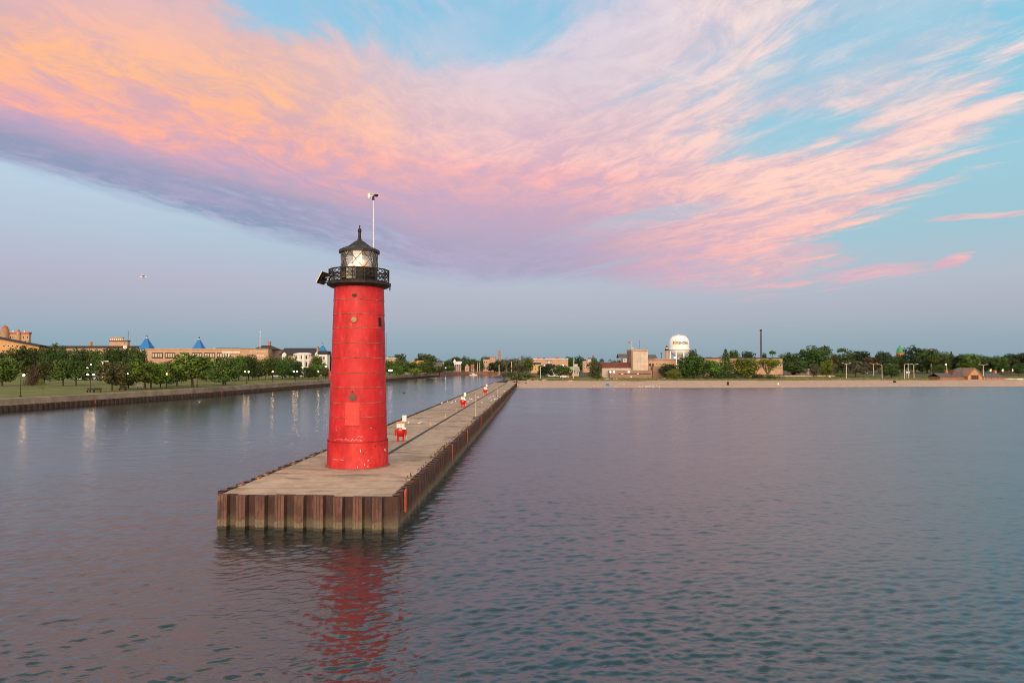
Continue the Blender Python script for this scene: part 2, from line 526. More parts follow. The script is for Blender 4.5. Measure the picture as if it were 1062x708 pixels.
# wet sand along the water's edge
M_WET = mat('wet_sand', (0.18, 0.125, 0.09), 0.45, 0.15, 0.5)
beach_sheet('wet_sand_edge', -2.0, 2.6, 5, M_WET, 0.012)
M_DUNE = mat('dune_grass', (0.135, 0.155, 0.052), 0.95, 0.35, 0.5, col2=(0.19, 0.18, 0.075), bump=0.4, detail=10)

def tuft_field(name, n, place, hgt, width, m, seed=1):
    """grass nobody could count: blades standing on the land, one mesh"""
    rnd = random.Random(seed)
    mb = MB()
    for _ in range(n):
        x, Y = place(rnd)
        z = gz(x, Y); h = hgt * rnd.uniform(.5, 1.2); w = width * rnd.uniform(.5, 1.3); a = rnd.uniform(-.9, .9)
        c, s_ = math.cos(a) * w, math.sin(a) * w
        lx = rnd.uniform(-.3, .3) * h
        mb.add([(x - c, Y - s_, z - .05), (x + c, Y + s_, z - .05), (x + c * .7 + lx, Y + s_ * .7, z + h), (x - c * .7 + lx, Y - s_ * .7, z + h * .8)], [(0, 1, 2, 3)])
    return tag(mb.build(name, m), kind='stuff', label='pale green dune grass along the top of the beach', cat='grass')
def pl(r):
    while True:
        x = -3 + 560 * r.random() ** 1.5; t = 62 + 40 * r.random() ** 1.6
        if x > 24 + 8 * math.sin(t * .2) or t > 74: return x, shore(x) + t + 3.5 * math.sin(x * .09) + 2 * math.sin(x * .31)
tuft_field('dune_grass', 7000, pl, 0.42, 0.55, M_DUNE, 3)

# ================================================================ the pier
DECK = 1.68
FL, FR = Vector((-14.86, 34.92)), Vector((-5.92, 34.10))        # front corners
AX = Vector((0.0339, 1.0)).normalized()
PLEN = 226.0
BL, BR = FL + AX * PLEN, FR + AX * (PLEN - 1.0)
def pier(s, t):
    """s metres in from the front, t 0..1 from the left edge to the right"""
    a = FL + AX * s; b = FR + AX * s
    return a + (b - a) * t

def pile_mat(name, k, hi, lo, lk=0.85):
    m = bpy.data.materials.new(name); m.use_nodes = True
    nt = m.node_tree; b = nt.nodes['Principled BSDF']; X.nt = nt
    tcn = nt.nodes.new('ShaderNodeTexCoord'); sx = nt.nodes.new('ShaderNodeSeparateXYZ')
    nt.links.new(tcn.outputs['Object'], sx.inputs[0])
    z = X(sx.outputs[2])
    mp = nt.nodes.new('ShaderNodeMapping'); mp.inputs['Scale'].default_value = (1, 1, 0.16); nt.links.new(tcn.outputs['Object'], mp.inputs[0])
    st = noise(mp.outputs[0], 7.0, 6, 0.65)
    fine = noise(tcn.outputs['Object'], 9.0, 6, 0.7)
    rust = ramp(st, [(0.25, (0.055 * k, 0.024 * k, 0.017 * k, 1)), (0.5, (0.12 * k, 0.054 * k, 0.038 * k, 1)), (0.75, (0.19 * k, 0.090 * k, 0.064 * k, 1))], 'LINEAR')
    lime = ramp(st * 0.5 + fine * 0.5, [(0.3, (0.11 * lk, 0.080 * lk, 0.042 * lk, 1)), (0.7, (0.30 * lk, 0.235 * lk, 0.145 * lk, 1))], 'LINEAR')
    blot = noise(tcn.outputs['Object'], 0.9, 5, 0.65)
    rust = mix(blot.step(0.46, 0.62) * 0.55, rust, (0.035, 0.017, 0.013, 1))
    rust = mix(noise(mp.outputs[0], 3.1, 5, 0.7).step(0.60, 0.72) * 0.6, rust, (0.20, 0.075, 0.035, 1))
    zz = z + (st - 0.5) * 0.45 + (blot - 0.5) * 0.5
    c = mix(zz.step(hi, lo), rust, lime)
    c = mix((z + (fine - 0.5) * 0.12).step(0.20, 0.09), c, (0.030, 0.020, 0.010, 1))
    nt.links.new(c, b.inputs['Base Color'])
    nt.links.new((z.step(0.05, 0.35) * 0.45 + 0.35).s, b.inputs['Roughness'])
    bp = nt.nodes.new('ShaderNodeBump'); bp.inputs['Strength'].default_value = 0.5; bp.inputs['Distance'].default_value = 0.02
    nt.links.new(fine.s, bp.inputs['Height']); nt.links.new(bp.outputs[0], b.inputs['Normal'])
    return m
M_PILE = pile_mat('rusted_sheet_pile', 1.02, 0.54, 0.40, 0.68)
M_PILE_IN = pile_mat('rusted_pans_recess_shade', 0.40, 0.85, 0.30, 0.48)  # deeper rust and higher lime, with the shade of the recesses in the colour

def deck_mat():
    m = bpy.data.materials.new('pier_concrete'); m.use_nodes = True
    nt = m.node_tree; b = nt.nodes['Principled BSDF']; X.nt = nt
    tcn = nt.nodes.new('ShaderNodeTexCoord')
    o = tcn.outputs['Object']
    sx = nt.nodes.new('ShaderNodeSeparateXYZ'); nt.links.new(o, sx.inputs[0])
    x, y = X(sx.outputs[0]), X(sx.outputs[1])
    big = noise(o, 0.16, 5, 0.6); mid = noise(o, 1.1, 8, 0.66); fine = noise(o, 14.0, 5, 0.7)
    mp = nt.nodes.new('ShaderNodeMapping'); mp.inputs['Scale'].default_value = (0.42, 1.0, 1); nt.links.new(o, mp.inputs[0])
    brush = noise(mp.outputs[0], 2.2, 7, 0.68)
    v_ = big * 0.38 + mid * 0.38 + brush * 0.10 + fine * 0.14
    c = ramp(v_, [(0.40, (0.28, 0.196, 0.134, 1)), (0.5, (0.44, 0.318, 0.226, 1)), (0.60, (0.56, 0.418, 0.308, 1))], 'LINEAR')
    stain = noise(mp.outputs[0], 0.55, 6, 0.6, 0.6).step(0.50, 0.66)
    c = mix(stain * 0.72, c, (0.15, 0.108, 0.078, 1))
    # poured slabs: joints across the pier and one along it
    yf = X.m('FRACT', y / 6.1); j = X.m('ABSOLUTE', yf - 0.5).step(0.4935, 0.4975)
    slab = X.m('FLOOR', y / 6.1); tone = X.m('FRACT', X.m('SINE', slab * 12.9898) * 43758.5)
    c = mix(tone * 0.22, c, (0.28, 0.21, 0.155, 1))
    c = mix(j * 0.85, c, (0.09, 0.065, 0.045, 1))
    vo = nt.nodes.new('ShaderNodeTexVoronoi'); vo.feature = 'DISTANCE_TO_EDGE'; vo.inputs['Scale'].default_value = 0.42
    wv = nt.nodes.new('ShaderNodeVectorMath'); wv.operation = 'ADD'; nt.links.new(o, wv.inputs[0])
    nt.links.new(combine((mid - 0.5) * 1.6, (brush - 0.5) * 1.6), wv.inputs[1]); nt.links.new(wv.outputs[0], vo.inputs['Vector'])
    crack = X(vo.outputs['Distance']).step(0.011, 0.003) * big.step(0.44, 0.56)
    c = mix(crack * 0.30, c, (0.08, 0.058, 0.042, 1))
    drop = noise(o, 5.5, 3, 0.6).step(0.70, 0.74) * noise(o, 0.35, 3, 0.5).step(0.5, 0.62)
    c = mix(drop * 0.7, c, (0.62, 0.58, 0.52, 1))
    # darker toward the landward end
    c = mix((y - 45.0).step(0, 90) * 0.35, c, (0.25, 0.185, 0.142, 1))
    nt.links.new(c, b.inputs['Base Color']); b.inputs['Roughness'].default_value = 0.9; b.inputs['Specular IOR Level'].default_value = 0.2
    bp = nt.nodes.new('ShaderNodeBump'); bp.inputs['Strength'].default_value = 0.5; bp.inputs['Distance'].default_value = 0.015
    nt.links.new((mid * 0.6 + fine * 0.4 - j).s, bp.inputs['Height']); nt.links.new(bp.outputs[0], b.inputs['Normal'])
    return m
M_DECK = deck_mat()
M_ORANGE = mat('orange_red_paint', (0.42, 0.085, 0.045), 0.6, 0.2, 4)
M_TRENCH = mat('dark_steel_cover', (0.055, 0.042, 0.042), 0.7, 0.3, 1.0)
M_WEED = mat('dry_weeds', (0.10, 0.075, 0.025), 0.95, 0.4, 3.0, col2=(0.19, 0.13, 0.04))

pier_t = thing('pier', 'long concrete pier with corrugated rusty brown sheet piling under the red lighthouse', 'pier', (0, 0, 0))
mb = MB()
c0 = [pier(0.02, 0.0), pier(0.02, 1.0), pier(PLEN - 1, 1.0), pier(PLEN - 1, 0.0)]
ins = 0.02
nd = 60
vs, fs = [], []
for i in range(nd + 1):
    s_ = 0.02 + (PLEN - 1.0) * i / nd
    for t in (0.004, 0.35, 0.65, 0.996):
        p = pier(s_, t); vs.append((p.x, p.y, DECK))
for i in range(nd):
    for j in range(3): fs.append((i * 4 + j, i * 4 + j + 1, i * 4 + j + 5, i * 4 + j + 4))
mb.v, mb.f = vs, fs
n0 = len(mb.v)
mb.build('deck', M_DECK, pier_t)

def piling(p0, p1, period, depth, z0, ztop, inner, phase=0.0, tall=0.035, inner_mb=None):
    """corrugated steel wall from p0 to p1, bulging to the right-hand side of the direction of travel; filled back to a straight line"""
    p0, p1 = Vector(p0), Vector(p1)
    d = (p1 - p0); L = d.length; d.normalize(); nrm = Vector((d.y, -d.x))
    n = max(1, round(L / period)); per = L / n
    mb = MB(); rnd = random.Random(int(L * 10))
    for k in range(n):
        s0 = k * per
        prof = [(0.0, 0.0), (0.05, 1.0), (0.53, 1.0), (0.58, 0.0), (1.0, 0.0)]
        jit = rnd.uniform(.86, 1.08)
        top = ztop + rnd.uniform(-.035, .03)
        pts = [p0 + d * (s0 + a * per) + nrm * (b_ * depth * jit) for a, b_ in prof]
        back = [p0 + d * (s0 + a * per) - nrm * inner for a, b_ in prof]
        for q in range(4):
            tz = top + (tall if q == 1 else 0.0)
            a, b_, c, e = pts[q], pts[q + 1], back[q + 1], back[q]
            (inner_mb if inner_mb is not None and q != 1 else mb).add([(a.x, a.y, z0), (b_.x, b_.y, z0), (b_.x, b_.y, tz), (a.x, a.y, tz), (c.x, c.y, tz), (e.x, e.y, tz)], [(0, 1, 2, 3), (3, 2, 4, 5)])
        # interlock seam standing proud of the outer pan
        for a in (0.20, 0.36):
            q = p0 + d * (s0 + a * per) + nrm * (depth * jit + 0.006)
            w = d * 0.012; i_ = nrm * 0.03
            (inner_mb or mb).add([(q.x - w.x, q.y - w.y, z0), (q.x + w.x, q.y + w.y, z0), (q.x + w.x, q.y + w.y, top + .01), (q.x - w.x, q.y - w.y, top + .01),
                    (q.x - w.x - i_.x, q.y - w.y - i_.y, z0), (q.x + w.x - i_.x, q.y + w.y - i_.y, z0), (q.x + w.x - i_.x, q.y + w.y - i_.y, top + .01), (q.x - w.x - i_.x, q.y - w.y - i_.y, top + .01)],
                   [(0, 1, 2, 3), (4, 0, 3, 7), (1, 5, 6, 2), (3, 2, 6, 7)])
    return mb
PT = DECK + 0.03
for p0_, p1_, per_, nm_ in ((FL, FR, 0.95, 'front_piling'), (pier(0.0, 1.0), BR, 1.02, 'side_piling'), (BL, FL, 1.02, 'side_piling')):
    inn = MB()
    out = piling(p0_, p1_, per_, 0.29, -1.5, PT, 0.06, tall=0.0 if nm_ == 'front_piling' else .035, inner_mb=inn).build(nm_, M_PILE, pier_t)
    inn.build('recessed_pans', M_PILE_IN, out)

mb = MB()
rs = 13.0
for s0, s1 in ((rs, 60), (60, 110), (110, 224)):
    a, b_ = pier(s0, 0.575), pier(s1, 0.60)
    a, b_ = pier(s0, 0.575 + 0.02 * (s0 - rs) / 200), pier(s1, 0.575 + 0.02 * (s1 - rs) / 200)
    w = 0.17
    mb.add([(a.x - w, a.y, DECK + .006), (a.x + w, a.y, DECK + .006), (b_.x + w, b_.y, DECK + .006), (b_.x - w, b_.y, DECK + .006)], [(0, 1, 2, 3)])
mb.build('cable_trench_cover', M_TRENCH, pier_t)

# orange ladders let into the right-hand piling
for s_ in (1.6, 21.5, 34.0, 51.0, 72.0):
    p = pier(s_, 1.0) + Vector((0.33, 0))
    mb = MB()
    for o in (-.13, .13): mb.box(p.x + .0, p.x + .05, p.y + o - .025, p.y + o + .025, 0.62, PT + 0.10)
    for k in range(5): mb.box(p.x + .005, p.x + .045, p.y - .15, p.y + .15, 0.68 + k * .22, 0.72 + k * .22)
    if s_ < 2: mb.box(p.x - .05, p.x - .005, p.y - .15, p.y + .15, 0.66, PT + 0.02)
    tag(mb.build('ladder', M_ORANGE, pier_t), 'orange painted ladder let into the piling')

# small rusty mooring blocks and orange dabs along the left edge
rnd = random.Random(5)
M_RUST = mat('orange_rust', (0.30, 0.125, 0.045), 0.85, 0.45, 5, col2=(0.42, 0.21, 0.09))
for k in range(11):
    p = pier(2.4 + k * 2.04 + rnd.uniform(-.5, .5), 0.004); q = rnd.uniform(.14, .3)
    MB().bevbox(p.x - .12, p.x + .10, p.y - q, p.y + q, DECK, DECK + rnd.uniform(.05, .09), 0.025).build('edge_block', M_RUST, pier_t)

# weeds in the joint along the right edge
def weeds(name, spots, h, label):
    mb = MB(); rnd = random.Random(11)
    for s0, s1, n in spots:
        for _ in range(n):
            p = pier(rnd.uniform(s0, s1), 0.985 + rnd.uniform(-.025, .012))
            hh = h * rnd.uniform(.3, 1.2); a = rnd.uniform(0, 3.14); w = .04
            lx, ly = rnd.uniform(-.12, .12), rnd.uniform(-.12, .12)
            c, s_ = math.cos(a) * w, math.sin(a) * w
            mb.add([(p.x - c, p.y - s_, DECK), (p.x + c, p.y + s_, DECK), (p.x + lx + c * .5, p.y + ly + s_ * .5, DECK + hh), (p.x + lx - c * .5, p.y + ly - s_ * .5, DECK + hh)], [(0, 1, 2, 3)])
    tag(mb.build(name, M_WEED), label, 'weeds', kind='stuff')
weeds('edge_weeds', [(5, 12, 30), (14, 24, 90), (26, 40, 60), (44, 70, 80), (80, 150, 140)], 0.17, 'dry yellow weeds growing in the joint along the right edge of the pier')

# ================================================================ the lighthouse
TY, TX = 45.0, bx(372, 45.0)
def tz(py): return bz(py, TY) - DECK
def tr(px): return px / F * TY
light = thing('lighthouse', 'tall red iron lighthouse with a black gallery and lantern on the pier end', 'lighthouse', (TX, TY, DECK))

def red_mat(name, base, hi, lo, seam=True):
    m = bpy.data.materials.new(name); m.use_nodes = True
    nt = m.node_tree; b = nt.nodes['Principled BSDF']; X.nt = nt
    tcn = nt.nodes.new('ShaderNodeTexCoord'); o = tcn.outputs['Object']
    mp = nt.nodes.new('ShaderNodeMapping'); mp.inputs['Scale'].default_value = (1, 1, 0.28); nt.links.new(o, mp.inputs[0])
    big = noise(o, 0.55, 5, 0.6, 0.4); st = noise(mp.outputs[0], 3.2, 8, 0.68); fine = noise(o, 13, 6, 0.7)
    sx = nt.nodes.new('ShaderNodeSeparateXYZ'); nt.links.new(o, sx.inputs[0])
    z = X(sx.outputs[2])
    c = ramp(big * 0.5 + st * 0.35 + fine * 0.15, [(0.40, lo), (0.5, base), (0.60, hi)], 'LINEAR')
    chalk = (st * 0.6 + noise(o, 1.6, 7, 0.66) * 0.4).step(0.54, 0.70)
    c = mix(chalk * 0.6, c, (0.64, 0.125, 0.085, 1))
    low = z.step(3.2, 0.3)
    chip = (noise(mp.outputs[0], 5.5, 7, 0.75) + low * 0.05).step(0.685, 0.735)
    c = mix(chip * 0.55, c, (0.60, 0.36, 0.28, 1))
    rusts = (noise(mp.outputs[0], 2.4, 8, 0.72, 0.5) + low * 0.05).step(0.66, 0.74)
    c = mix(rusts * 0.6, c, (0.10, 0.022, 0.012, 1))
    # vertical run-down streaks and staggered plate laps
    mp2 = nt.nodes.new('ShaderNodeMapping'); mp2.inputs['Scale'].default_value = (1, 1, 0.05); nt.links.new(o, mp2.inputs[0])
    run = noise(mp2.outputs[0], 4.5, 6, 0.7).step(0.56, 0.72) * noise(o, 0.7, 3, 0.5).step(0.42, 0.6)
    c = mix(run * 0.6, c, (0.24, 0.022, 0.014, 1))
    y_, x_ = X(sx.outputs[1]), X(sx.outputs[0])
    ang_ = X.m('ARCTAN2', y_, x_) * 1.2732 + X.m('FLOOR', z * 1.0) * 0.37
    lap = X.m('ABSOLUTE', X.m('FRACT', ang_ + 8.0) - 0.5).step(0.4935, 0.4975)
    c = mix(lap * 0.55, c, (0.30, 0.030, 0.020, 1))
    nt.links.new(c, b.inputs['Base Color'])
    b.inputs['Roughness'].default_value = 0.55
    b.inputs['Specular IOR Level'].default_value = 0.35
    bp = nt.nodes.new('ShaderNodeBump'); bp.inputs['Strength'].default_value = 0.35; bp.inputs['Distance'].default_value = 0.03
    nt.links.new((big * 0.7 + fine * 0.25).s, bp.inputs['Height']); nt.links.new(bp.outputs[0], b.inputs['Normal'])
    return m
M_RED = red_mat('red_tower_paint', (0.49, 0.014, 0.018, 1), (0.55, 0.026, 0.027, 1), (0.34, 0.007, 0.011, 1))
M_RED2 = red_mat('red_skirt_paint', (0.46, 0.010, 0.014, 1), (0.57, 0.032, 0.024, 1), (0.32, 0.008, 0.008, 1))
M_DOOR = red_mat('faded_red_door', (0.56, 0.042, 0.034, 1), (0.62, 0.065, 0.048, 1), (0.48, 0.028, 0.022, 1))
M_SEAM = mat('rusty_seam', (0.26, 0.035, 0.025), 0.8, 0.5, 2.6, col2=(0.50, 0.19, 0.12))
M_BLACK = mat('black_iron', (0.016, 0.014, 0.013), 0.55, 0.4, 2.5, col2=(0.038, 0.030, 0.023), bump=0.2)
M_ROOF = mat('black_roof_iron', (0.024, 0.021, 0.021), 0.45, 0.35, 1.6, col2=(0.050, 0.043, 0.040))
M_BLACK2 = mat('dark_panel', (0.012, 0.012, 0.012), 0.4, 0.2, 2)
M_WHITE = mat('weathered_white_paint', (0.74, 0.71, 0.66), 0.6, 0.12, 3)
M_CREAM = mat('cream_cabinet_paint', (0.62, 0.56, 0.44), 0.6, 0.15, 3)

# measured outline of the shell (photo heights) : radius in photo pixels at the tower's distance
edges = [455.0, 430.0, 416.0, 400.5, 386.0, 371.0, 356.0, 341.0, 326.6, 312.0, 297.0]
def rad_at(py): return tr(25.2 + (29.5 - 25.2) * (py - 297.0) / (455 - 297.0))
prof = []
for a, b_ in zip(edges, edges[1:]):
    r0 = rad_at(a) + 0.012; r1 = rad_at(b_) - 0.004
    prof += [(r0, tz(a)), (r1, tz(b_) - 0.002)]
SHELL = MB().lathe(prof, 96).build('tower_shell', M_RED, light, True)
mb = MB()
for a in edges[1:-1]:
    z = tz(a); r = rad_at(a)
    mb.lathe([(r - .03, z - .030), (r + .022, z - .030), (r + .022, z + .012), (r - .03, z + .012)], 96, cap0=False, cap1=False)
mb.build('plate_seam', M_SEAM, light, True)
rs_ = tr(31.0)
mb = MB().lathe([(rs_ + .035, 0.0), (rs_ + .02, 0.05), (rs_, 0.09), (rs_ - .02, tz(455.5)), (rad_at(455) - .02, tz(455.5) + .012)], 96, cap1=False)
SKIRT = mb.build('base_skirt', M_RED2, light, True)
mb = MB(); z = tz(455.5)
mb.lathe([(rs_ - .06, z + .012), (rs_ - .012, z + .012), (rs_ - .012, z + .035), (rs_ - .06, z + .035)], 96, cap0=False, cap1=False)
mb.build('skirt_seam', mat('dark_seam', (0.05, 0.014, 0.010), 0.8, 0.4, 4, col2=(0.16, 0.05, 0.03)), light)
# concrete foot ring showing past the skirt
M_FOOT = mat('grout', (0.16, 0.12, 0.09), 0.9, 0.3, 3)
MB().lathe([(rs_ + .12, 0.004), (rs_ + .10, 0.03), (rs_ + .02, 0.035)], 64, cap0=False, cap1=False).build('grout_ring', M_FOOT, light)

TOWARD = math.atan2(-TY, -TX)                       # direction from the tower to the camera
def on_tower(px, py, extra=0.0, half=0):
    """a point of the shell's camera side that the photo shows at px"""
    r = rad_at(py) + extra
    off = max(-.98, min(.98, (px - 372.0) / F * TY / r))
    a = TOWARD + math.asin(off)
    return a, r
def curved_panel(px0, px1, py0, py1, thick, m, name, parent=light, n=10):
    a0, r = on_tower(px0, py0); a1, _ = on_tower(px1, py0)
    mb = MB(); vs = []; fs = []
    zt, zb = tz(py0), tz(py1)
    rt, rb = rad_at(py0), rad_at(py1)
    for i in range(n + 1):
        a = a0 + (a1 - a0) * i / n
        for rr, z in ((rb - .05, zb), (rb + thick, zb), (rt + thick, zt), (rt - .05, zt)):
            vs.append((math.cos(a) * rr, math.sin(a) * rr, z))
    for i in range(n):
        for k in range(3): fs.append((i * 4 + k, i * 4 + 4 + k, i * 4 + 5 + k, i * 4 + 1 + k))
    fs += [(0, 1, 2, 3), (n * 4 + 3, n * 4 + 2, n * 4 + 1, n * 4)]
    mb.v, mb.f = vs, fs
    return mb.build(name, m, parent, True)
curved_panel(360, 373.3, 415.5, 438.5, 0.075, M_DOOR, 'door')
curved_panel(391.2, 394.2, 330, 339.2, 0.02, M_BLACK2, 'slot_window')
curved_panel(401.0, 402.6, 333, 338, 0.02, M_BLACK2, 'slot_window')
def porthole(px, py, rp, m, rim, name='porthole'):
    a, r = on_tower(px, py)
    c = Vector((math.cos(a) * r, math.sin(a) * r, tz(py))); d = Vector((math.cos(a), math.sin(a), 0))
    mb = MB().tube(c - d * .08, c + d * .06, tr(rp) * 1.18, tr(rp) * 1.12, 24)
    o = mb.build(name, rim, light)
    MB().tube(c, c + d * .075, tr(rp) * .92, tr(rp) * .88, 24).build('pane', m, o)
M_PANE1 = mat('dusty_green_glass', (0.050, 0.062, 0.048), 0.25, 0.3, 3)
M_PANE2 = mat('yellowed_cover', (0.32, 0.235, 0.100), 0.6, 0.3, 5)
porthole(366.2, 410.3, 3.7, M_PANE1, M_RED)
porthole(367.2, 333.0, 3.0, M_PANE2, M_RED)
a, r = on_tower(367.5, 308.5)
c = Vector((math.cos(a) * r, math.sin(a) * r, tz(308.5))); d = Vector((math.cos(a), math.sin(a), 0))
MB().box(-.12, .12, -.02, .10, -.08, .08, Matrix.Translation(c) @ Matrix.Rotation(a + math.pi / 2 + math.pi, 4, 'Z')).build('junction_box', M_BLACK, light)
a, r = on_tower(365.8, 404.3)
c = Vector((math.cos(a) * r, math.sin(a) * r, tz(404.3))); d = Vector((math.cos(a), math.sin(a), 0))
MB().tube(c - d * .03, c + d * .16, .07, .05, 10).build('vent_pipe', M_SEAM, light)

# worn white hand-painted marks low on the tower: short unreadable strokes
mb = MB(); rnd = random.Random(21)
def stroke(px, py, w, h, rbase=None):
    r = (rad_at(py) if rbase is None else rbase) + .012
    off = max(-.98, min(.98, (px - 372.0) / F * TY / r)); a = TOWARD + math.asin(off)
    t = Vector((-math.sin(a), math.cos(a), 0)); c = Vector((math.cos(a) * r, math.sin(a) * r, tz(py)))
    W_, H_ = tr(w) / 2, tr(h) / 2; sh = rnd.uniform(-.3, .3) * W_
    mb.add([c - t * W_ - Vector((0, 0, H_)), c + t * (W_ + sh) - Vector((0, 0, H_ * rnd.uniform(.6, 1))), c + t * W_ + Vector((0, 0, H_)), c - t * (W_ - sh) + Vector((0, 0, H_ * rnd.uniform(.6, 1)))], [(0, 1, 2, 3)])
def marks(target, m, spots, rb=None):
    """chipped or worn paint: loose little faces inside the painted mesh itself, in their own material"""
    global mb
    mb = MB()
    for q in spots: stroke(*q, rb)
    me = target.data; i_ = len(me.materials); me.materials.append(m)
    bm_ = bmesh.new(); bm_.from_mesh(me)
    vs = [bm_.verts.new(p) for p in mb.v]
    for f in mb.f: bm_.faces.new([vs[k] for k in f]).material_index = i_
    bm_.to_mesh(me); bm_.free()
M_CHALK = mat('chalky_white', (0.66, 0.50, 0.44), 0.8, 0.25, 6)
u_ = rnd.uniform
marks(SHELL, M_CHALK, [(349 + k * 1.2 + u_(-.3, .3), 452.6 + u_(-.9, .9), u_(.25, .7), u_(.35, 1.1)) for k in range(24)] +
      [(371.5 + k * .9, 449.4 + u_(-.5, .3), .4, .6) for k in range(6)] + [(351.2, 443.3, 1.4, .7), (384.7, 441.4, 1.2, .8)])
marks(SKIRT, M_CHALK, [(347 + k * 1.15, 472.0 + u_(-.3, .3), .5, u_(.5, 1.0)) for k in range(11)] +
      [(374.5, 463.5, .7, 3.6), (382, 473, 1.0, 1.6), (398.6, 464.2, 2.6, 2.2), (399.8, 465.6, 1.4, 1.6), (383.5, 484, .9, 1.4), (378.6, 477, .4, 2.4), (381.8, 479, .5, 2.2), (371.8, 479, .4, 2)], rs_)
marks(SKIRT, M_BLACK, [(380, 463, 2.4, .5), (386.5, 462.5, 2.2, .6), (389, 459.5, 1.0, 1.4), (396, 459, 1.8, .8), (377, 465.5, 1.6, .5), (373, 474, .5, 2.6), (394, 470, .5, 1.8)], rs_)

# gallery
zg0, zg1 = tz(298.5), tz(293.8)
GR = tr(33.0)
mb = MB()
mb.lathe([(rad_at(297) - .05, zg0 - .02), (tr(29), zg0 + .02), (GR - .06, zg1 - .16), (GR, zg1 - .15), (GR, zg1), (tr(18), zg1 + .004)], 16, cap1=False)
mb.build('gallery_deck', M_BLACK, light)
# lattice railing
rail = None
zr1 = tz(280.6)
mb = MB(); nb = 16
pts = [Vector((math.cos(2 * math.pi * k / nb), math.sin(2 * math.pi * k / nb), 0)) * tr(30.8) for k in range(nb)]
for fz, rr in ((1.0, .042), (.66, .028), (.36, .028), (0.06, .034)):
    z = zg1 + (zr1 - zg1) * fz
    for k in range(nb): mb.tube(pts[k] + Vector((0, 0, z)), pts[(k + 1) % nb] + Vector((0, 0, z)), rr, rr, 6, False)
rail = mb.build('railing', M_BLACK, light)
for k in range(nb): MB().tube(pts[k] + Vector((0, 0, zg1 - .1)), pts[k] + Vector((0, 0, zr1 + .03)), .036, .036, 6).build('railing_post', M_BLACK, rail)
mb = MB()
for k in range(nb):
    p, q = pts[k], pts[(k + 1) % nb]
    for f0, f1 in ((0.36, 0.66), (0.66, 1.0)):
        z0, z1 = zg1 + (zr1 - zg1) * f0, zg1 + (zr1 - zg1) * f1
        for j in range(2):
            a, b_ = p.lerp(q, j / 2), p.lerp(q, (j + 1) / 2)
            mb.tube(a + Vector((0, 0, z0)), b_ + Vector((0, 0, z1)), .024, .024, 5, False)
            mb.tube(a + Vector((0, 0, z1)), b_ + Vector((0, 0, z0)), .024, .024, 5, False)
mb.build('railing_lattice', M_BLACK, rail)

# lantern room
LR = tr(18.8)
zl0, zl1, zl2 = zg1, tz(279.2), tz(262.0)
drum = MB().lathe([(LR, zl0), (LR, zl1 - .06), (LR + .05, zl1 - .05), (LR + .05, zl1)], 16).build('lantern_drum', M_BLACK, light)
for k in range(16):
    a0, a1 = 2 * math.pi * (k + .1) / 16, 2 * math.pi * (k + .9) / 16
    rr = LR * math.cos(math.pi / 16) + .018
    am = (a0 + a1) / 2; t = Vector((-math.sin(am), math.cos(am), 0)); d = Vector((math.cos(am), math.sin(am), 0))
    hw = LR * math.sin(math.pi / 16) * .8
    c = d * rr
    MB().add([c - t * hw + Vector((0, 0, zl0 + .12)), c + t * hw + Vector((0, 0, zl0 + .12)), c + t * hw + Vector((0, 0, zl1 - .16)), c - t * hw + Vector((0, 0, zl1 - .16))], [(0, 1, 2, 3)]).build('drum_panel', M_BLACK2, drum)
def glass_mat(name, tint, fac):
    m = bpy.data.materials.new(name); m.use_nodes = True
    nt = m.node_tree
    for n in list(nt.nodes): nt.nodes.remove(n)
    o = nt.nodes.new('ShaderNodeOutputMaterial'); t = nt.nodes.new('ShaderNodeBsdfTransparent'); g = nt.nodes.new('ShaderNodeBsdfGlossy')
    t.inputs[0].default_value = tint; g.inputs['Roughness'].default_value = 0.06
    fr = nt.nodes.new('ShaderNodeFresnel'); fr.inputs[0].default_value = 1.5
    mx = nt.nodes.new('ShaderNodeMixShader'); X.nt = nt
    nt.links.new((X(fr.outputs[0]) * 0.9 + fac).s, mx.inputs[0])
    nt.links.new(t.outputs[0], mx.inputs[1]); nt.links.new(g.outputs[0], mx.inputs[2]); nt.links.new(mx.outputs[0], o.inputs[0])
    return m
M_GLASS = glass_mat('lantern_glass', (0.95, 0.93, 0.90, 1), 0.13)
GRd = LR - .03
gl = MB().lathe([(GRd, zl1), (GRd, zl2)], 48, cap0=False, cap1=False).build('lantern_glazing', M_GLASS, light, True)
mb = MB(); nd_ = 8
rr = LR - .005
def ring_pt(f, z):
    a = 2 * math.pi * f + TOWARD + .2
    return Vector((math.cos(a) * rr, math.sin(a) * rr, z))
for k in range(nd_):
    for s0, s1 in ((k / nd_, (k + 1) / nd_), ((k + 1) / nd_, k / nd_)):
        prev = ring_pt(s0, zl1)
        for q in range(1, 5):
            cur = ring_pt(s0 + (s1 - s0) * q / 4, zl1 + (zl2 - zl1) * q / 4)
            mb.tube(prev, cur, .026, .026, 5, False); prev = cur
mb.build('astragal_bars', mat('brown_glazing_bar', (0.16, 0.11, 0.07), 0.6, 0.2, 4), gl)
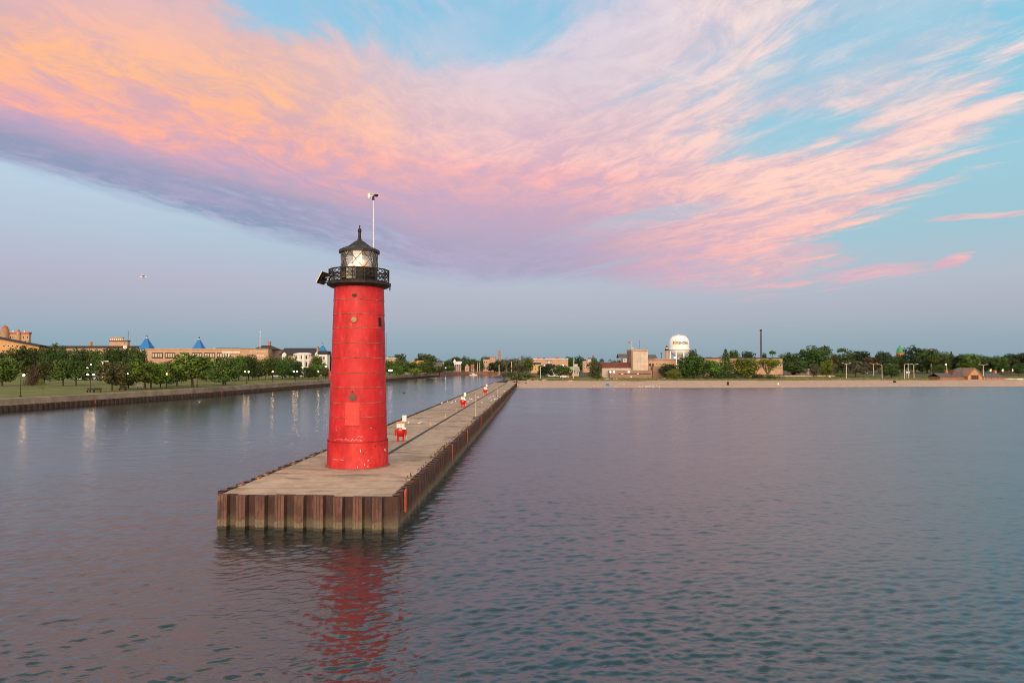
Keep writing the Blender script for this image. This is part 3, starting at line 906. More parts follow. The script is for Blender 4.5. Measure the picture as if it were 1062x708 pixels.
# lens and lamp inside
M_LENS = mat('frosted_lens', (0.86, 0.80, 0.75), 0.35, 0.04, 4)
lp = []
for k in range(13):
    z = zl1 + .05 + (zl2 - zl1 - .25) * k / 12
    r = .42 + .34 * math.sin(math.pi * min(1, .25 + k / 15)) ** 1.3
    lp += [(r, z), (r * .96, z + .035)]
MB().lathe(lp, 24).build('lens', M_LENS, light, True)
MB().lathe([(LR * .92, zl1 + .01), (LR * .9, zl1 + .03)], 16).build('lantern_floor', mat('pale_floor', (0.5, 0.42, 0.36), 0.8, .1, 2), light)
la = TOWARD
lc = Vector((math.cos(la) * .80, math.sin(la) * .80, zl1 + .16))
mb = MB(); mb.ball(lc, .15, .15, .13, 14, 9)
mb.build('red_lamp', mat('lit_red_lamp', (0.9, 0.12, 0.03), 0.3, 0.0, 1, emit=((1.0, 0.22, 0.03), 5.5)), light, True)
ll = bpy.data.lights.new('lantern_light', 'POINT'); ll.energy = 20; ll.color = (1.0, 0.50, 0.26); ll.shadow_soft_size = 0.12
lo_ = bpy.data.objects.new('lantern_light', ll); COL.objects.link(lo_); lo_.location = lc + Vector((0, 0, .32)); lo_.parent = light
# roof
zr0 = tz(261.5)
rf = MB().lathe([(LR - .04, zl2 - .01), (tr(21.2), zl2 - .01), (tr(21.2), zr0 + .10), (tr(19.5), zr0 + .17), (tr(11.5), tz(255.6)), (tr(5.2), tz(250.2)), (tr(2.6), tz(248.6))], 16).build('lantern_roof', M_ROOF, light)
for k in range(16):
    a = 2 * math.pi * k / 16; d = Vector((math.cos(a), math.sin(a), 0))
    mb = MB().tube(d * tr(20.2) + Vector((0, 0, zr0 + .15)), d * tr(11.5) + Vector((0, 0, tz(255.6) + .01)), .022, .022, 5)
    mb.tube(d * tr(11.5) + Vector((0, 0, tz(255.6) + .01)), d * tr(4.5) + Vector((0, 0, tz(250.0))), .022, .022, 5)
    mb.build('roof_rib', M_ROOF, rf)
fp = [(tr(3.0), tz(249.0)), (tr(2.2), tz(247.8)), (tr(1.6), tz(246.8)), (tr(1.5), tz(240)), (tr(2.0), tz(239.4)), (tr(2.05), tz(237.8)), (tr(1.3), tz(236.4)), (tr(.5), tz(235.8)), (tr(.4), tz(234.6)), (tr(.85), tz(234.2)), (tr(.8), tz(233.4)), (tr(.2), tz(232.6))]
MB().lathe(fp, 14).build('vent_finial', M_BLACK, rf, True)
# instrument mast with vane and anemometer cups
mx_, my_ = tr(13.2), .55
mast = MB().tube((mx_ - .02, my_, tz(262)), (mx_ - .06, my_, tz(203.5)), .038, .026, 8).build('instrument_mast', M_WHITE, light)
hx = mx_ - .06
hub = MB().tube((hx, my_, tz(204.2)), (hx, my_, tz(200.2)), .085, .075, 8).tube((hx, my_, tz(199.6)), (hx + .22, my_ - .05, tz(199.4)), .03, .03, 6)
hub.lathe([(.02, tz(201)), (.14, tz(200)), (.15, tz(198.6)), (.05, tz(198.2))], 10, (hx + .20, my_ - .05)).build('anemometer', M_BLACK, mast)
MB().tube((hx + .05, my_, tz(199.6)), (hx - .34, my_ + .04, tz(199.4)), .025, .025, 6).box(hx - .37, hx - .24, my_ - .005, my_ + .03, tz(201.8), tz(196.8)).build('wind_vane', M_WHITE, mast)
# equipment cabinet on the front of the gallery
a = TOWARD - math.asin(tr(8.2) / (LR + .35))
c = Vector((math.cos(a) * (LR + .35), math.sin(a) * (LR + .35), 0))
Mx = Matrix.Translation(c) @ Matrix.Rotation(a + math.pi / 2, 4, 'Z')
zc0, zc1 = tz(291.3), tz(278.3)
cab = MB().bevbox(-.25, .25, -.2, .2, zc0, zc1 - .12, .03, Mx).box(-.27, .27, -.22, .22, zc1 - .12, zc1 - .07, Mx).build('equipment_cabinet', M_CREAM, light)
mb = MB()
for z in (zc0 + .42, zc0 + .50, zc0 + .58): mb.box(-.15, .15, .198, .212, z, z + .045, Mx)
mb.build('cabinet_vent', M_BLACK, cab)
MB().box(-.08, .08, .2, .225, zc0 + .16, zc0 + .24, Mx).build('cabinet_latch', M_BLACK, cab)
MB().lathe([(.20, zc1 - .07), (.20, zc1 + .02), (.12, zc1 + .10), (.02, zc1 + .12)], 12, (c.x, c.y)).build('cabinet_cap', M_WHITE, cab)
# second small cream box further left
a = TOWARD - math.asin(min(.95, tr(15.6) / (LR + .42)))
c = Vector((math.cos(a) * (LR + .42), math.sin(a) * (LR + .42), 0)); Mx = Matrix.Translation(c) @ Matrix.Rotation(a + math.pi / 2, 4, 'Z')
MB().bevbox(-.17, .17, -.12, .12, tz(290.6), tz(284.6), .03, Mx).build('small_cabinet', mat('dull_olive_paint', (0.25, 0.22, 0.14), 0.6, .2, 3), light)
# solar panel slung off the left side of the gallery, tilted to the sky
Mx = Matrix.Translation(Vector((-tr(35.6), -.55, tz(289.2)))) @ Matrix.Rotation(R(-8), 4, 'Z') @ Matrix.Rotation(R(-62), 4, 'Y')
sp_ = MB().box(-.42, .42, -.62, .62, -.03, .03, Mx).build('solar_panel', M_CREAM, light)
MB().box(-.38, .38, -.58, .58, .0301, .036, Mx).box(-.40, .40, -.60, .60, -.040, -.0301, Mx).build('panel_cells', mat('dark_cells', (0.02, 0.022, 0.03), 0.3, .2, 8), sp_)
mb = MB()
for z, y in ((tz(286.5), -.9), (tz(286.5), -.2), (tz(292.5), -.9), (tz(292.5), -.2)):
    mb.tube((-tr(38.6), y, z - .1), (-tr(28), y + .1, z), .03, .03, 6)
mb.tube((-tr(37.6), -.9, tz(294.5)), (-tr(37.6), -.2, tz(294.5)), .03, .03, 6)
for y in (-.9, -.2): mb.tube((-tr(37.6), y, tz(294.5)), (-tr(32.5), y, tz(284)), .03, .03, 6)
mb.build('panel_frame', M_BLACK, sp_)
MB().tube((-tr(33), -.55, tz(288.8)), (-tr(14), -1.55, tz(289.4)), .035, .035, 6).build('grey_conduit', M_CREAM, sp_)
# drain stub under the right of the gallery
MB().tube((tr(32.5), -.2, zg1 - .15), (tr(32.5), -.2, zg1 - .48), .04, .04, 6).build('drain_stub', M_BLACK, light)

# ================================================================ red and white figures along the pier
M_SRED = mat('glossy_red_paint', (0.52, 0.012, 0.012), 0.4, 0.15, 2)
M_SWHITE = mat('bright_white_paint', (0.84, 0.82, 0.78), 0.5, 0.05, 2)
M_SORANGE = mat('orange_paint', (0.80, 0.22, 0.03), 0.5, 0.1, 2)
M_YEL = mat('yellow_paint', (0.72, 0.40, 0.03), 0.6, 0.15, 3)
def figure(loc, rz, label):
    t = thing('pier_sculpture', label, 'sculpture', loc, rz, 'red and white figures standing along the pier')
    for sx_ in (-1, 1):
        MB().bevbox(sx_ * .23 - .075, sx_ * .23 + .075, -.09, .11, 0, .60, .03).box(sx_ * .23 - .10, sx_ * .23 + .10, -.20, .11, 0, .09).build('leg', M_SRED, t)
    MB().lathe([(.10, .42), (.26, .46), (.34, .60), (.37, .85), (.33, 1.08), (.22, 1.18), (.08, 1.2)], 18).build('body', M_SRED, t, True)
    MB().box(-.13, .13, -.372, -.30, 1.0, 1.10).build('collar_patch', mat('pale_pink_paint', (0.75, 0.42, 0.36), .5, .1, 2), t)
    for sx_ in (-1, 1):
        MB().tube((sx_ * .34, 0, 1.04), (sx_ * .46, -.02, .92), .07, .065, 8).tube((sx_ * .46, -.02, 1.0), (sx_ * .45, -.03, .56), .065, .06, 8).tube((sx_ * .45, -.03, .58), (sx_ * .36, -.05, .52), .06, .05, 8).build('arm', M_SRED, t)
    h = MB().bevbox(-.33, .33, -.28, .28, 1.2, 1.62, .07).build('head', M_SWHITE, t)
    MB().bevbox(-.36, .34, -.31, .31, 1.62, 1.70, .03).build('cap', M_SORANGE, h)
    MB().box(-.05, .10, -.287, -.276, 1.36, 1.52).build('face_mark', mat('cream_paint', (0.72, 0.55, 0.36), .6, .1, 2), h)
    MB().box(-.19, -.14, -.287, -.276, 1.40, 1.52).build('face_mark', mat('cream_paint', (0.72, 0.55, 0.36), .6, .1, 2), h)
    MB().bevbox(.16, .50, -.42, -.30, 1.10, 1.24, .03).build('hand_plate', M_SWHITE, t)
    MB().bevbox(.13, .49, -.06, .0, 1.74, 2.26, .03).tube((.31, -.03, 1.66), (.31, -.03, 1.76), .03, .03, 6).build('raised_board', M_SWHITE, t)
    return t
figs = []
for px, py, lab in ((416, 457.4, 'red barrel bodied figure with white head and raised white board, the one nearest the lighthouse'),
                    (480.3, 422.0, 'red and white figure in the middle of the pier, beside the tall thin pole'),
                    (503.3, 408.6, 'smallest red and white figure, at the landward end of the pier')):
    Y = (CAM_H - DECK) * F / (py - HY)
    figs.append(((bx(px, Y), Y, DECK), lab))
f0 = figure(figs[0][0], R(4), figs[0][1])
for loc, lab in figs[1:]:
    c = copy_tree(f0); c.location = loc; c['label'] = lab

# yellow bollards beside the cable trench
def bollard(loc, label):
    t = thing('bollard', label, 'bollard', loc, 0, 'small yellow bollards in a row along the pier', 0.62)
    MB().lathe([(.12, 0), (.12, .05), (.085, .06), (.085, .40), (.11, .42), (.11, .50), (.06, .54)], 12).build('post', M_YEL, t, True)
    return t
b0 = None
for i, s_ in enumerate((26.5, 40.5, 52.8, 64.5, 78, 91, 104, 117, 130, 143, 156, 169, 182, 195, 208)):
    p = pier(s_, 0.515)
    near = ['yellow bollard by the leg of the nearest red figure', 'first yellow bollard past the nearest red figure', 'second yellow bollard past the nearest red figure', 'third yellow bollard, just before the middle red figure']
    lab = near[i] if i < 4 else 'tiny yellow bollard in the far row beyond the middle red figure'
    if b0 is None: b0 = bollard((p.x, p.y, DECK), lab); b = b0
    else:
        b = copy_tree(b0); b.location = (p.x, p.y, DECK)
    b['label'] = lab

# slim poles on the pier
M_POLE = mat('pale_galvanised_pole', (0.50, 0.46, 0.40), 0.5, 0.15, 2)
for px, py, pt, lab in ((493.6, 434.5, 408.5, 'tall thin pale pole on a concrete block at the right edge of the pier'), (516.3, 411.2, 402.3, 'shorter thin pale pole on the far part of the pier')):
    Y = (CAM_H - DECK) * F / (py - HY)
    h = bz(pt, Y) - DECK
    t = thing('thin_pole', lab, 'pole', (bx(px, Y), Y, DECK))
    MB().bevbox(-.35, .35, -.35, .35, 0, .30, .05).build('concrete_block', mat('dark_block', (0.10, 0.085, 0.07), .9, .3, 3), t)
    MB().tube((0, 0, .3), (0, 0, h), .045, .035, 8).build('post', M_POLE, t)

# gulls
M_GULL = mat('gull_white', (0.78, 0.77, 0.75), 0.7, 0.06, 6)
M_GULLG = mat('gull_grey', (0.30, 0.31, 0.33), 0.7, 0.1, 6)
def gull(loc, rz, label):
    t = thing('gull', label, 'gull', loc, rz, 'white gulls standing on the pier')
    mb = MB()                                     # body runs along +x, head up at the front
    ring = [(-.26, .20, .012, .010), (-.16, .20, .045, .035), (-.04, .20, .080, .080), (.07, .215, .075, .080), (.13, .25, .050, .055), (.155, .30, .038, .040), (.165, .345, .042, .042), (.20, .36, .034, .030), (.235, .355, .010, .010)]
    n = 8
    for x, z, ry, rz_ in ring:
        for k in range(n):
            a = 2 * math.pi * k / n; mb.v.append((x, math.cos(a) * ry, z + math.sin(a) * rz_))
    for j in range(len(ring) - 1):
        for k in range(n): mb.f.append((j * n + k, j * n + (k + 1) % n, (j + 1) * n + (k + 1) % n, (j + 1) * n + k))
    mb.f.append(tuple(range(n))); mb.f.append(tuple((len(ring) - 1) * n + k for k in range(n)))
    mb.build('body', M_GULL, t, True)
    for s_ in (-1, 1):
        MB().add([(-.25, s_ * .02, .22), (.09, s_ * .082, .25), (.07, s_ * .088, .18), (-.20, s_ * .06, .18), (-.25, s_ * .02, .235), (.08, s_ * .06, .285)], [(0, 3, 2, 1), (0, 1, 5, 4)]).build('wing', M_GULLG, t)
        MB().tube((.01, s_ * .03, 0), (0, s_ * .03, .14), .008, .008, 5).build('leg', M_SORANGE, t)
    MB().tube((.225, 0, .355), (.275, 0, .345), .012, .004, 5).build('beak', M_YEL, t)
    return t
GS = [(424, 440.4, 0), (435.3, 440.2, 0), (458.3, 419.2, 1), (464.5, 417.6, 1), (468.5, 418.6, 1), (472.5, 417.6, 1), (485.5, 417.4, 2), (488.7, 415.4, 2), (487.5, 414.6, 2), (489.4, 415.0, 2), (496.0, 412.9, 2),
      (500, 418.5, 3), (507, 414.3, 3), (508.5, 412.4, 3), (509.5, 416.4, 3), (513, 415.4, 3), (513.8, 414.9, 3), (515.6, 414.7, 3), (516.5, 411.7, 3), (518.6, 412.4, 3), (523.5, 406.6, 3), (511.5, 411.6, 3), (481.5, 413.0, 2)]
LB = ['white gull between the nearest red figure and the first yellow bollard', 'white gull near the left edge of the pier, left of the middle red figure',
      'white gull between the middle red figure and the farthest red figure', 'white gull in the flock at the right side of the pier past the pole']
g0 = None; rnd = random.Random(8)
for px, py, k in GS:
    Y = (CAM_H - DECK) * F / (py - HY)
    if g0 is None: g0 = gull((0, 0, 0), 0, LB[0]); g = g0
    else: g = copy_tree(g0)
    g.location = (bx(px, Y), Y, DECK); g.rotation_euler = (0, 0, rnd.uniform(0, 6.28)); g['label'] = LB[k]
    g.scale = (1.0,) * 3
g0['label'] = 'lone white gull just right of the nearest red figure'
# gull in flight
Y = 80.0
t = thing('flying_gull', 'gull gliding alone in the sky left of the lighthouse', 'gull', (bx(147, Y), Y, bz(287, Y)), R(20), scale=1.3)
mb = MB()
ring = [(-.32, 0, .01, .01), (-.18, 0, .06, .045), (0, 0, .085, .075), (.14, .01, .07, .065), (.24, .02, .05, .05), (.31, .015, .02, .02)]
n = 8
for x, z, ry, rz_ in ring:
    for k in range(n):
        a = 2 * math.pi * k / n; mb.v.append((x, math.cos(a) * ry, z + math.sin(a) * rz_))
for j in range(len(ring) - 1):
    for k in range(n): mb.f.append((j * n + k, j * n + (k + 1) % n, (j + 1) * n + (k + 1) % n, (j + 1) * n + k))
mb.f.append(tuple(range(n))); mb.f.append(tuple((len(ring) - 1) * n + k for k in range(n)))
mb.build('body', M_GULL, t, True)
for s_ in (-1, 1):
    MB().add([(.12, s_ * .05, .03), (-.10, s_ * .05, .02), (.16, s_ * .38, .14), (-.06, s_ * .38, .12), (-.06, s_ * .74, .02), (-.12, s_ * .72, .015),
              (.12, s_ * .05, .06), (-.10, s_ * .05, .03), (.16, s_ * .38, .16), (-.06, s_ * .38, .13)],
             [(0, 1, 3, 2), (2, 3, 5, 4), (6, 8, 9, 7), (8, 4, 5, 9), (0, 2, 8, 6), (2, 4, 8)]).build('wing', M_GULL, t)
# duck on the channel
Y = CAM_H * F / (407.4 - HY)
t = thing('duck', 'tiny dark duck swimming in the channel right of the lighthouse', 'duck', (bx(419.2, Y), Y, 0), R(160), scale=1.6)
MB().ball((0, 0, .06), .22, .11, .09, 10, 6).build('body', mat('duck_brown', (0.05, 0.045, 0.05), .7, .3, 8), t, True)
MB().tube((.15, 0, .08), (.20, 0, .22), .045, .04, 8).ball((.22, 0, .24), .06, .045, .045, 8, 6).tube((.26, 0, .235), (.33, 0, .225), .02, .012, 6).build('head', MATS['duck_brown'], t)

# ================================================================ harbour walls
M_CONC = mat('old_seawall_concrete', (0.20, 0.155, 0.115), 0.9, 0.35, 0.35, col2=(0.31, 0.245, 0.185), detail=10, bump=0.3)
M_PILE2 = mat('dark_sheet_pile', (0.045, 0.032, 0.026), 0.8, 0.35, 1.2, col2=(0.085, 0.058, 0.042))
M_REDST = mat('reddish_block_wall', (0.20, 0.095, 0.070), 0.9, 0.3, 0.5, col2=(0.27, 0.14, 0.10))
wall_t = thing('seawall', 'long concrete seawall over dark sheet piling along the park side of the channel', 'seawall')
bank = [Vector((lerp_tab(LEFTBANK, y), y)) for y in (40, 60, 90, 121, 150, 176, 200, 230, 276, 330, 400, 460, 520)]
cap = MB(); pilm = MB(); ledge = MB()
for a, b_ in zip(bank, bank[1:]):
    # bulges toward the water (right-hand side going away = +x)
    m_ = piling(a, b_, 1.25, 0.34, -1.5, 1.05, 0.06, tall=0.0); pilm.add(m_.v, m_.f)
    za, zb = gz(a.x - 3, a.y), gz(b_.x - 3, b_.y)
    for x0, x1, z0 in ((-.06, -1.0, 1.06),):
        cap.add([(a.x - .06, a.y, 1.055), (b_.x - .06, b_.y, 1.055), (b_.x - .62, b_.y, 1.07), (a.x - .62, a.y, 1.07), (a.x - .66, a.y, za - .05), (b_.x - .66, b_.y, zb - .05),
                 (a.x - .70, a.y, za + .06), (b_.x - .70, b_.y, zb + .06), (a.x - 2.4, a.y, za + .06), (b_.x - 2.4, b_.y, zb + .06), (a.x - 2.4, a.y, za - .4), (b_.x - 2.4, b_.y, zb - .4)],
                [(0, 1, 2, 3), (3, 2, 5, 4), (4, 5, 7, 6), (6, 7, 9, 8), (8, 9, 11, 10)])
pilm.build('sheet_piling', M_PILE2, wall_t)
cap.build('concrete_wall', M_CONC, wall_t)
for k, Y in enumerate((143, 190, 252)):
    x = lerp_tab(LEFTBANK, Y) + .36
    MB().box(x, x + .06, Y - .16, Y + .16, .3, 1.6).build('ladder', M_ORANGE, wall_t)
for Y in (292,):
    x = lerp_tab(LEFTBANK, Y) + .2
    MB().box(x - .2, x + .25, Y - 1.6, Y + 1.6, 1.1, 1.75).build('yellow_mark', M_YEL, wall_t)
# far stretch with regular yellow bollards, and the reddish end wall of the basin
end_t = thing('basin_wall', 'low reddish block wall closing the far end of the channel', 'seawall')
mb = MB()
pts = [Vector((lerp_tab(LEFTBANK, 520), 520)), Vector((-50, 570)), Vector((-38, 598)), Vector((-20, 601)), Vector((-7.6, 600))]
for a, b_ in zip(pts, pts[1:]):
    zt = 2.75
    d = (b_ - a).normalized(); n_ = Vector((-d.y, d.x)) * 1.0
    mb.add([(a.x, a.y, -1), (b_.x, b_.y, -1), (b_.x, b_.y, zt), (a.x, a.y, zt), (b_.x + n_.x, b_.y + n_.y, zt), (a.x + n_.x, a.y + n_.y, zt)], [(0, 1, 2, 3), (3, 2, 4, 5)])
mb.build('block_wall', M_REDST, end_t)
rw_t = thing('channel_wall', 'low dark retaining wall along the beach side of the channel', 'seawall')
mb = MB()
pts = [Vector((lerp_tab(RIGHTBANK, y) , y)) for y in (259, 300, 400, 500, 600)]
for a, b_ in zip(pts, pts[1:]):
    mb.add([(b_.x - .3, b_.y, -1), (a.x - .3, a.y, -1), (a.x - .3, a.y, 1.5), (b_.x - .3, b_.y, 1.9), (a.x + 2.2, a.y, 1.5), (b_.x + 2.2, b_.y, 1.9), (a.x + 2.2, a.y, 0), (b_.x + 2.2, b_.y, 0)], [(0, 1, 2, 3), (3, 2, 4, 5), (5, 4, 6, 7)])
mb.build('wall_face', M_PILE2, rw_t)
mb = MB()
yb0 = None
for k, px in enumerate((404.5, 408, 415.5, 422, 432.5, 440.5, 448)):
    Y = 300 + k * 34
    t = thing('bollard', 'yellow bollard in the row on the far seawall right of the lighthouse', 'bollard', (lerp_tab(LEFTBANK, Y) - .95, Y, gz(lerp_tab(LEFTBANK, Y) - 3, Y) + .06), 0, 'yellow bollards on the far seawall')
    MB().lathe([(.30, 0), (.30, .95), (.42, 1.0), (.42, 1.2), (.2, 1.32)], 10).build('post', M_YEL, t, True)

# ================================================================ trees
LEAF = {}
def leaf(name, c):
    return mat('foliage_' + name, c, 0.75, 0.38, 0.9, col2=tuple(min(1, q * 1.55) for q in c), objvar=0.45, spec=0.2, detail=3)
M_L = {'deep': leaf('deep', (0.044, 0.076, 0.018)), 'mid': leaf('mid', (0.064, 0.106, 0.018)), 'bright': leaf('bright', (0.096, 0.156, 0.020)),
       'olive': leaf('olive', (0.064, 0.066, 0.024)), 'grey': leaf('grey', (0.078, 0.080, 0.048)), 'lime': leaf('lime', (0.125, 0.140, 0.024)),
       'dark': leaf('dark', (0.027, 0.044, 0.017)), 'brown': leaf('brown', (0.070, 0.052, 0.030))}
M_BARK = mat('bark', (0.075, 0.055, 0.042), 0.9, 0.3, 3.0)
M_BARE = mat('bare_wood', (0.16, 0.13, 0.105), 0.9, 0.3, 3.0)

def leaf_quads(mb, rnd, c, r, n, size, squash=0.8):
    for _ in range(n):
        while True:
            q = Vector((rnd.uniform(-1, 1), rnd.uniform(-1, 1), rnd.uniform(-1, 1)))
            if .25 < q.length < 1: break
        q = q * (q.length ** -0.35)
        p = c + Vector((q.x * r, q.y * r, q.z * r * squash))
        nrm = (q + Vector((rnd.uniform(-.7, .7), rnd.uniform(-.7, .7), rnd.uniform(-.2, 1.0)))).normalized()
        t = nrm.orthogonal().normalized(); t = Matrix.Rotation(rnd.uniform(0, 6.28), 3, nrm) @ t
        b_ = nrm.cross(t)
        s1, s2 = size * rnd.uniform(.6, 1.25), size * rnd.uniform(.5, 1.0)
        mb.add([p - t * s1, p - b_ * s2, p + t * s1, p + b_ * s2], [(0, 1, 2, 3)])

def limb(mb, p, d, L, r, rnd, depth, tips):
    q = p + d * L
    mb.tube(p, q, r, r * .62, 6, False)
    tips.append(q)
    if depth <= 0: return
    for _ in range(rnd.choice((2, 3))):
        dd = (d + Vector((rnd.uniform(-.8, .8), rnd.uniform(-.8, .8), rnd.uniform(-.1, .5)))).normalized()
        limb(mb, q, dd, L * rnd.uniform(.55, .8), r * .58, rnd, depth - 1, tips)

def tree_proto(kind, seed):
    """unit tree: 1 high, crown 1 wide. returns (crown MB, trunk MB)"""
    rnd = random.Random(seed * 31 + hash(kind) % 7 if False else seed * 31 + len(kind))
    cr, tk = MB(), MB()
    if kind in ('round', 'oval', 'broad', 'wide'):
        z0 = {'round': .14, 'oval': .08, 'broad': .20, 'wide': .24}[kind]
        tk.tube((0, 0, -.03), (rnd.uniform(-.02, .02), 0, z0 + .16), .030, .020, 8, False)
        tips = []
        for k in range(5):
            a = k * 1.256 + rnd.uniform(-.3, .3)
            limb(tk, Vector((0, 0, z0 + rnd.uniform(-.02, .12))), Vector((math.cos(a) * .8, math.sin(a) * .8, rnd.uniform(.5, 1.1))).normalized(), .19, .014, rnd, 1, tips)
        ncl = 25
        ncl = rnd.randint(21, 30)
        for k in range(ncl):
            if rnd.random() < .05: continue
            f = (k + .5) / ncl
            z = z0 + (1 - z0) * (.10 + .80 * f)
            hgt = (z - z0) / (1 - z0)
            prof_ = {'round': math.sin(math.pi * (0.12 + .80 * hgt)) ** .7, 'oval': math.sin(math.pi * (.16 + .76 * hgt)) ** .8, 'broad': (1 - hgt * .75) * .95 if hgt > .12 else .8, 'wide': math.sin(math.pi * (.25 + .68 * hgt)) ** .5}[kind]
            R_ = .40 * prof_ * rnd.uniform(.55, 1.10)
            a = k * 2.4 + rnd.uniform(-.5, .5)
            r = rnd.uniform(.09, .22)
            leaf_quads(cr, rnd, Vector((math.cos(a) * R_, math.sin(a) * R_, z)), r, int(74 * (r / .15) ** 1.6), .034)
        for k in range(5):
            leaf_quads(cr, rnd, Vector((rnd.uniform(-.12, .12), rnd.uniform(-.12, .12), z0 + (1 - z0) * (.22 + .13 * k))), .22, 90, .040)
    elif kind == 'conifer':
        tk.tube((0, 0, -.03), (0, 0, .9), .035, .008, 7, False)
        for k in range(20):
            f = k / 19
            z = .10 + .84 * f; Rr = .50 * (1 - f) ** .85 + .03
            nb_ = max(3, int(9 * (1 - f) + 3))
            for j in range(nb_):
                a = 2 * math.pi * (j + rnd.random() * .5) / nb_ + k
                L = Rr * rnd.uniform(.7, 1.08)
                for q in (.35, .68, 1.0):
                    leaf_quads(cr, rnd, Vector((math.cos(a) * L * q, math.sin(a) * L * q, z - .05 * q)), .055 + .03 * (1 - f), 5, .028, .5)
    elif kind == 'shrub':
        tk.tube((0, 0, -.05), (0, 0, .4), .05, .02, 6, False)
        for k in range(12):
            a = k * 2.4; R_ = .33 * math.sqrt((k + .5) / 12)
            z = .28 + .42 * (1 - (R_ / .36) ** 2) * rnd.uniform(.6, 1)
            leaf_quads(cr, rnd, Vector((math.cos(a) * R_, math.sin(a) * R_, z)), .20, 55, .042)
    elif kind == 'willow':                     # upright spray of pale shoots
        tk.tube((0, 0, -.05), (0, 0, .3), .05, .02, 6, False)
        for k in range(260):
            a = rnd.uniform(0, 6.28); t = rnd.random() ** .6
            b0 = Vector((math.cos(a) * .22 * t, math.sin(a) * .22 * t, .0)); e = Vector((math.cos(a) * .5 * t, math.sin(a) * .5 * t, 1.0 - .38 * t * t)) * rnd.uniform(.75, 1)
            for q in (.35, .55, .75, .92):
                leaf_quads(cr, rnd, b0.lerp(e, q), .05, 2, .026)
    elif kind == 'sparse':                     # half-dead tree: bare grey limbs with foliage on one side
        tips = []
        tk.tube((0, 0, -.03), (0, 0, .2), .04, .03, 7, False)
        for k in range(6):
            a = k * 1.05
            limb(tk, Vector((0, 0, .17)), Vector((math.cos(a) * .5, math.sin(a) * .5, 1.0)).normalized(), .28, .022, rnd, 3, tips)
        for t in tips:
            if t.z > .35 and (t.x > .02 or rnd.random() < .3): leaf_quads(cr, rnd, t, .10, 22, .028)
    elif kind == 'bare':
        tips = []
        tk.tube((0, 0, -.03), (0.02, 0, .3), .030, .022, 7, False)
        for k in range(5):
            a = k * 1.256
            limb(tk, Vector((.015, 0, .22 + .02 * k)), Vector((math.cos(a) * .45, math.sin(a) * .45, 1.0)).normalized(), .26, .014, rnd, 3, tips)
        for t in tips:
            if rnd.random() < .25: leaf_quads(cr, rnd, t, .05, 4, .02)
    elif kind == 'umbrella':
        tips = []
        tk.tube((0, 0, -.03), (0, 0, .62), .030, .018, 7, False)
        for k in range(6):
            a = k * 1.05
            limb(tk, Vector((0, 0, .58)), Vector((math.cos(a), math.sin(a), .7)).normalized(), .2, .012, rnd, 1, tips)
        for k in range(12):
            a = k * 2.4; R_ = .36 * math.sqrt((k + .5) / 12)
            leaf_quads(cr, rnd, Vector((math.cos(a) * R_, math.sin(a) * R_, .84 + .08 * (1 - R_ * 2))), .13, 45, .03, .6)
    elif kind == 'sapling':
        tk.tube((0, 0, -.03), (0, 0, .8), .020, .010, 6, False)
        for k in range(8):
            leaf_quads(cr, rnd, Vector((rnd.uniform(-.22, .22), rnd.uniform(-.22, .22), .50 + .05 * k)), .20, 26, .040)
    return cr, tk
TREEMESH = {}
NV = 5
def tree_mesh(kind, hue, seed):
    k = (kind, hue, seed)
    if k not in TREEMESH:
        if (kind, seed) not in TREEMESH:
            cr, tk = tree_proto(kind, seed)
            TREEMESH[(kind, seed)] = (cr.mesh('crown', None), tk.mesh('trunk', M_BARE if kind in ('bare', 'sparse') else M_BARK, True))
        c, t = TREEMESH[(kind, seed)]
        c = c.copy(); c.materials.clear(); c.materials.append(M_L[hue])
        TREEMESH[k] = (c, t)
    return TREEMESH[k]
TREE_RND = random.Random(77)
def tree(px, base, top, wpx, kind, hue, label, group=None, Y=None, name=None, cat=None):
    if Y is None: Y = ground_hit(px, base)
    x = bx(px, Y); z = gz(x, Y)
    h = bz(top, Y) - z; w = wpx / F * Y * 1.2
    nm = name or {'conifer': 'spruce_tree', 'shrub': 'shrub', 'willow': 'shrub', 'bare': 'bare_tree', 'sapling': 'young_tree'}.get(kind, 'leafy_tree')
    ct = cat or ('shrub' if kind in ('shrub', 'willow') else 'tree')
    t = thing(nm, label, ct, (x, Y, z), TREE_RND.uniform(-.6, .6) if kind in ('sparse',) else TREE_RND.uniform(0, 6.28), group, (w, w, h))
    c, k = tree_mesh(kind, hue, TREE_RND.randrange(NV))
    link('crown', c, t); link('trunk', k, t)
    return t

G_PARK = 'trees in the harbour park'
G_BACK = 'dark trees in front of the long buildings'
# --- park, front
tree(3, 400, 369.5, 28, 'round', 'mid', 'broad dark green tree cut by the left edge of the photo')
tree(24, None, 358, 25, 'oval', 'deep', 'large dense dark tree left of the brownish spruce', Y=330)
tree(35, 400, 377, 15, 'conifer', 'brown', 'brownish spruce on the lawn beside the leftmost lamp')
tree(47, None, 373, 17, 'round', 'olive', 'olive green tree just right of the brownish spruce', Y=215)
tree(45.5, 409.5, 392, 9.5, 'sapling', 'lime', 'yellow green young tree close to the seawall')
tree(66, 400, 371.5, 25, 'broad', 'mid', 'broad tree on the lawn right of the young yellow tree, left of its pair')
tree(79.5, 400, 372, 26, 'wide', 'deep', 'broad dark tree on the lawn beside parked white cars')
tree(117, 405.5, 374, 29, 'wide', 'olive', 'low wide olive tree beneath the two globe lamps, left of bright green crowns')
tree(126, 403.5, 377.5, 20, 'round', 'mid', 'rounded tree directly behind the second double lamp')
tree(134, 403, 378, 18, 'round', 'olive', 'olive tree just right of the second double lamp')
tree(151, 403.5, 373.5, 32, 'wide', 'bright', 'bright green spreading tree above a pale picnic bench')
tree(157, 403, 376, 24, 'wide', 'bright', 'bright green tree overlapping the spreading one from the right')
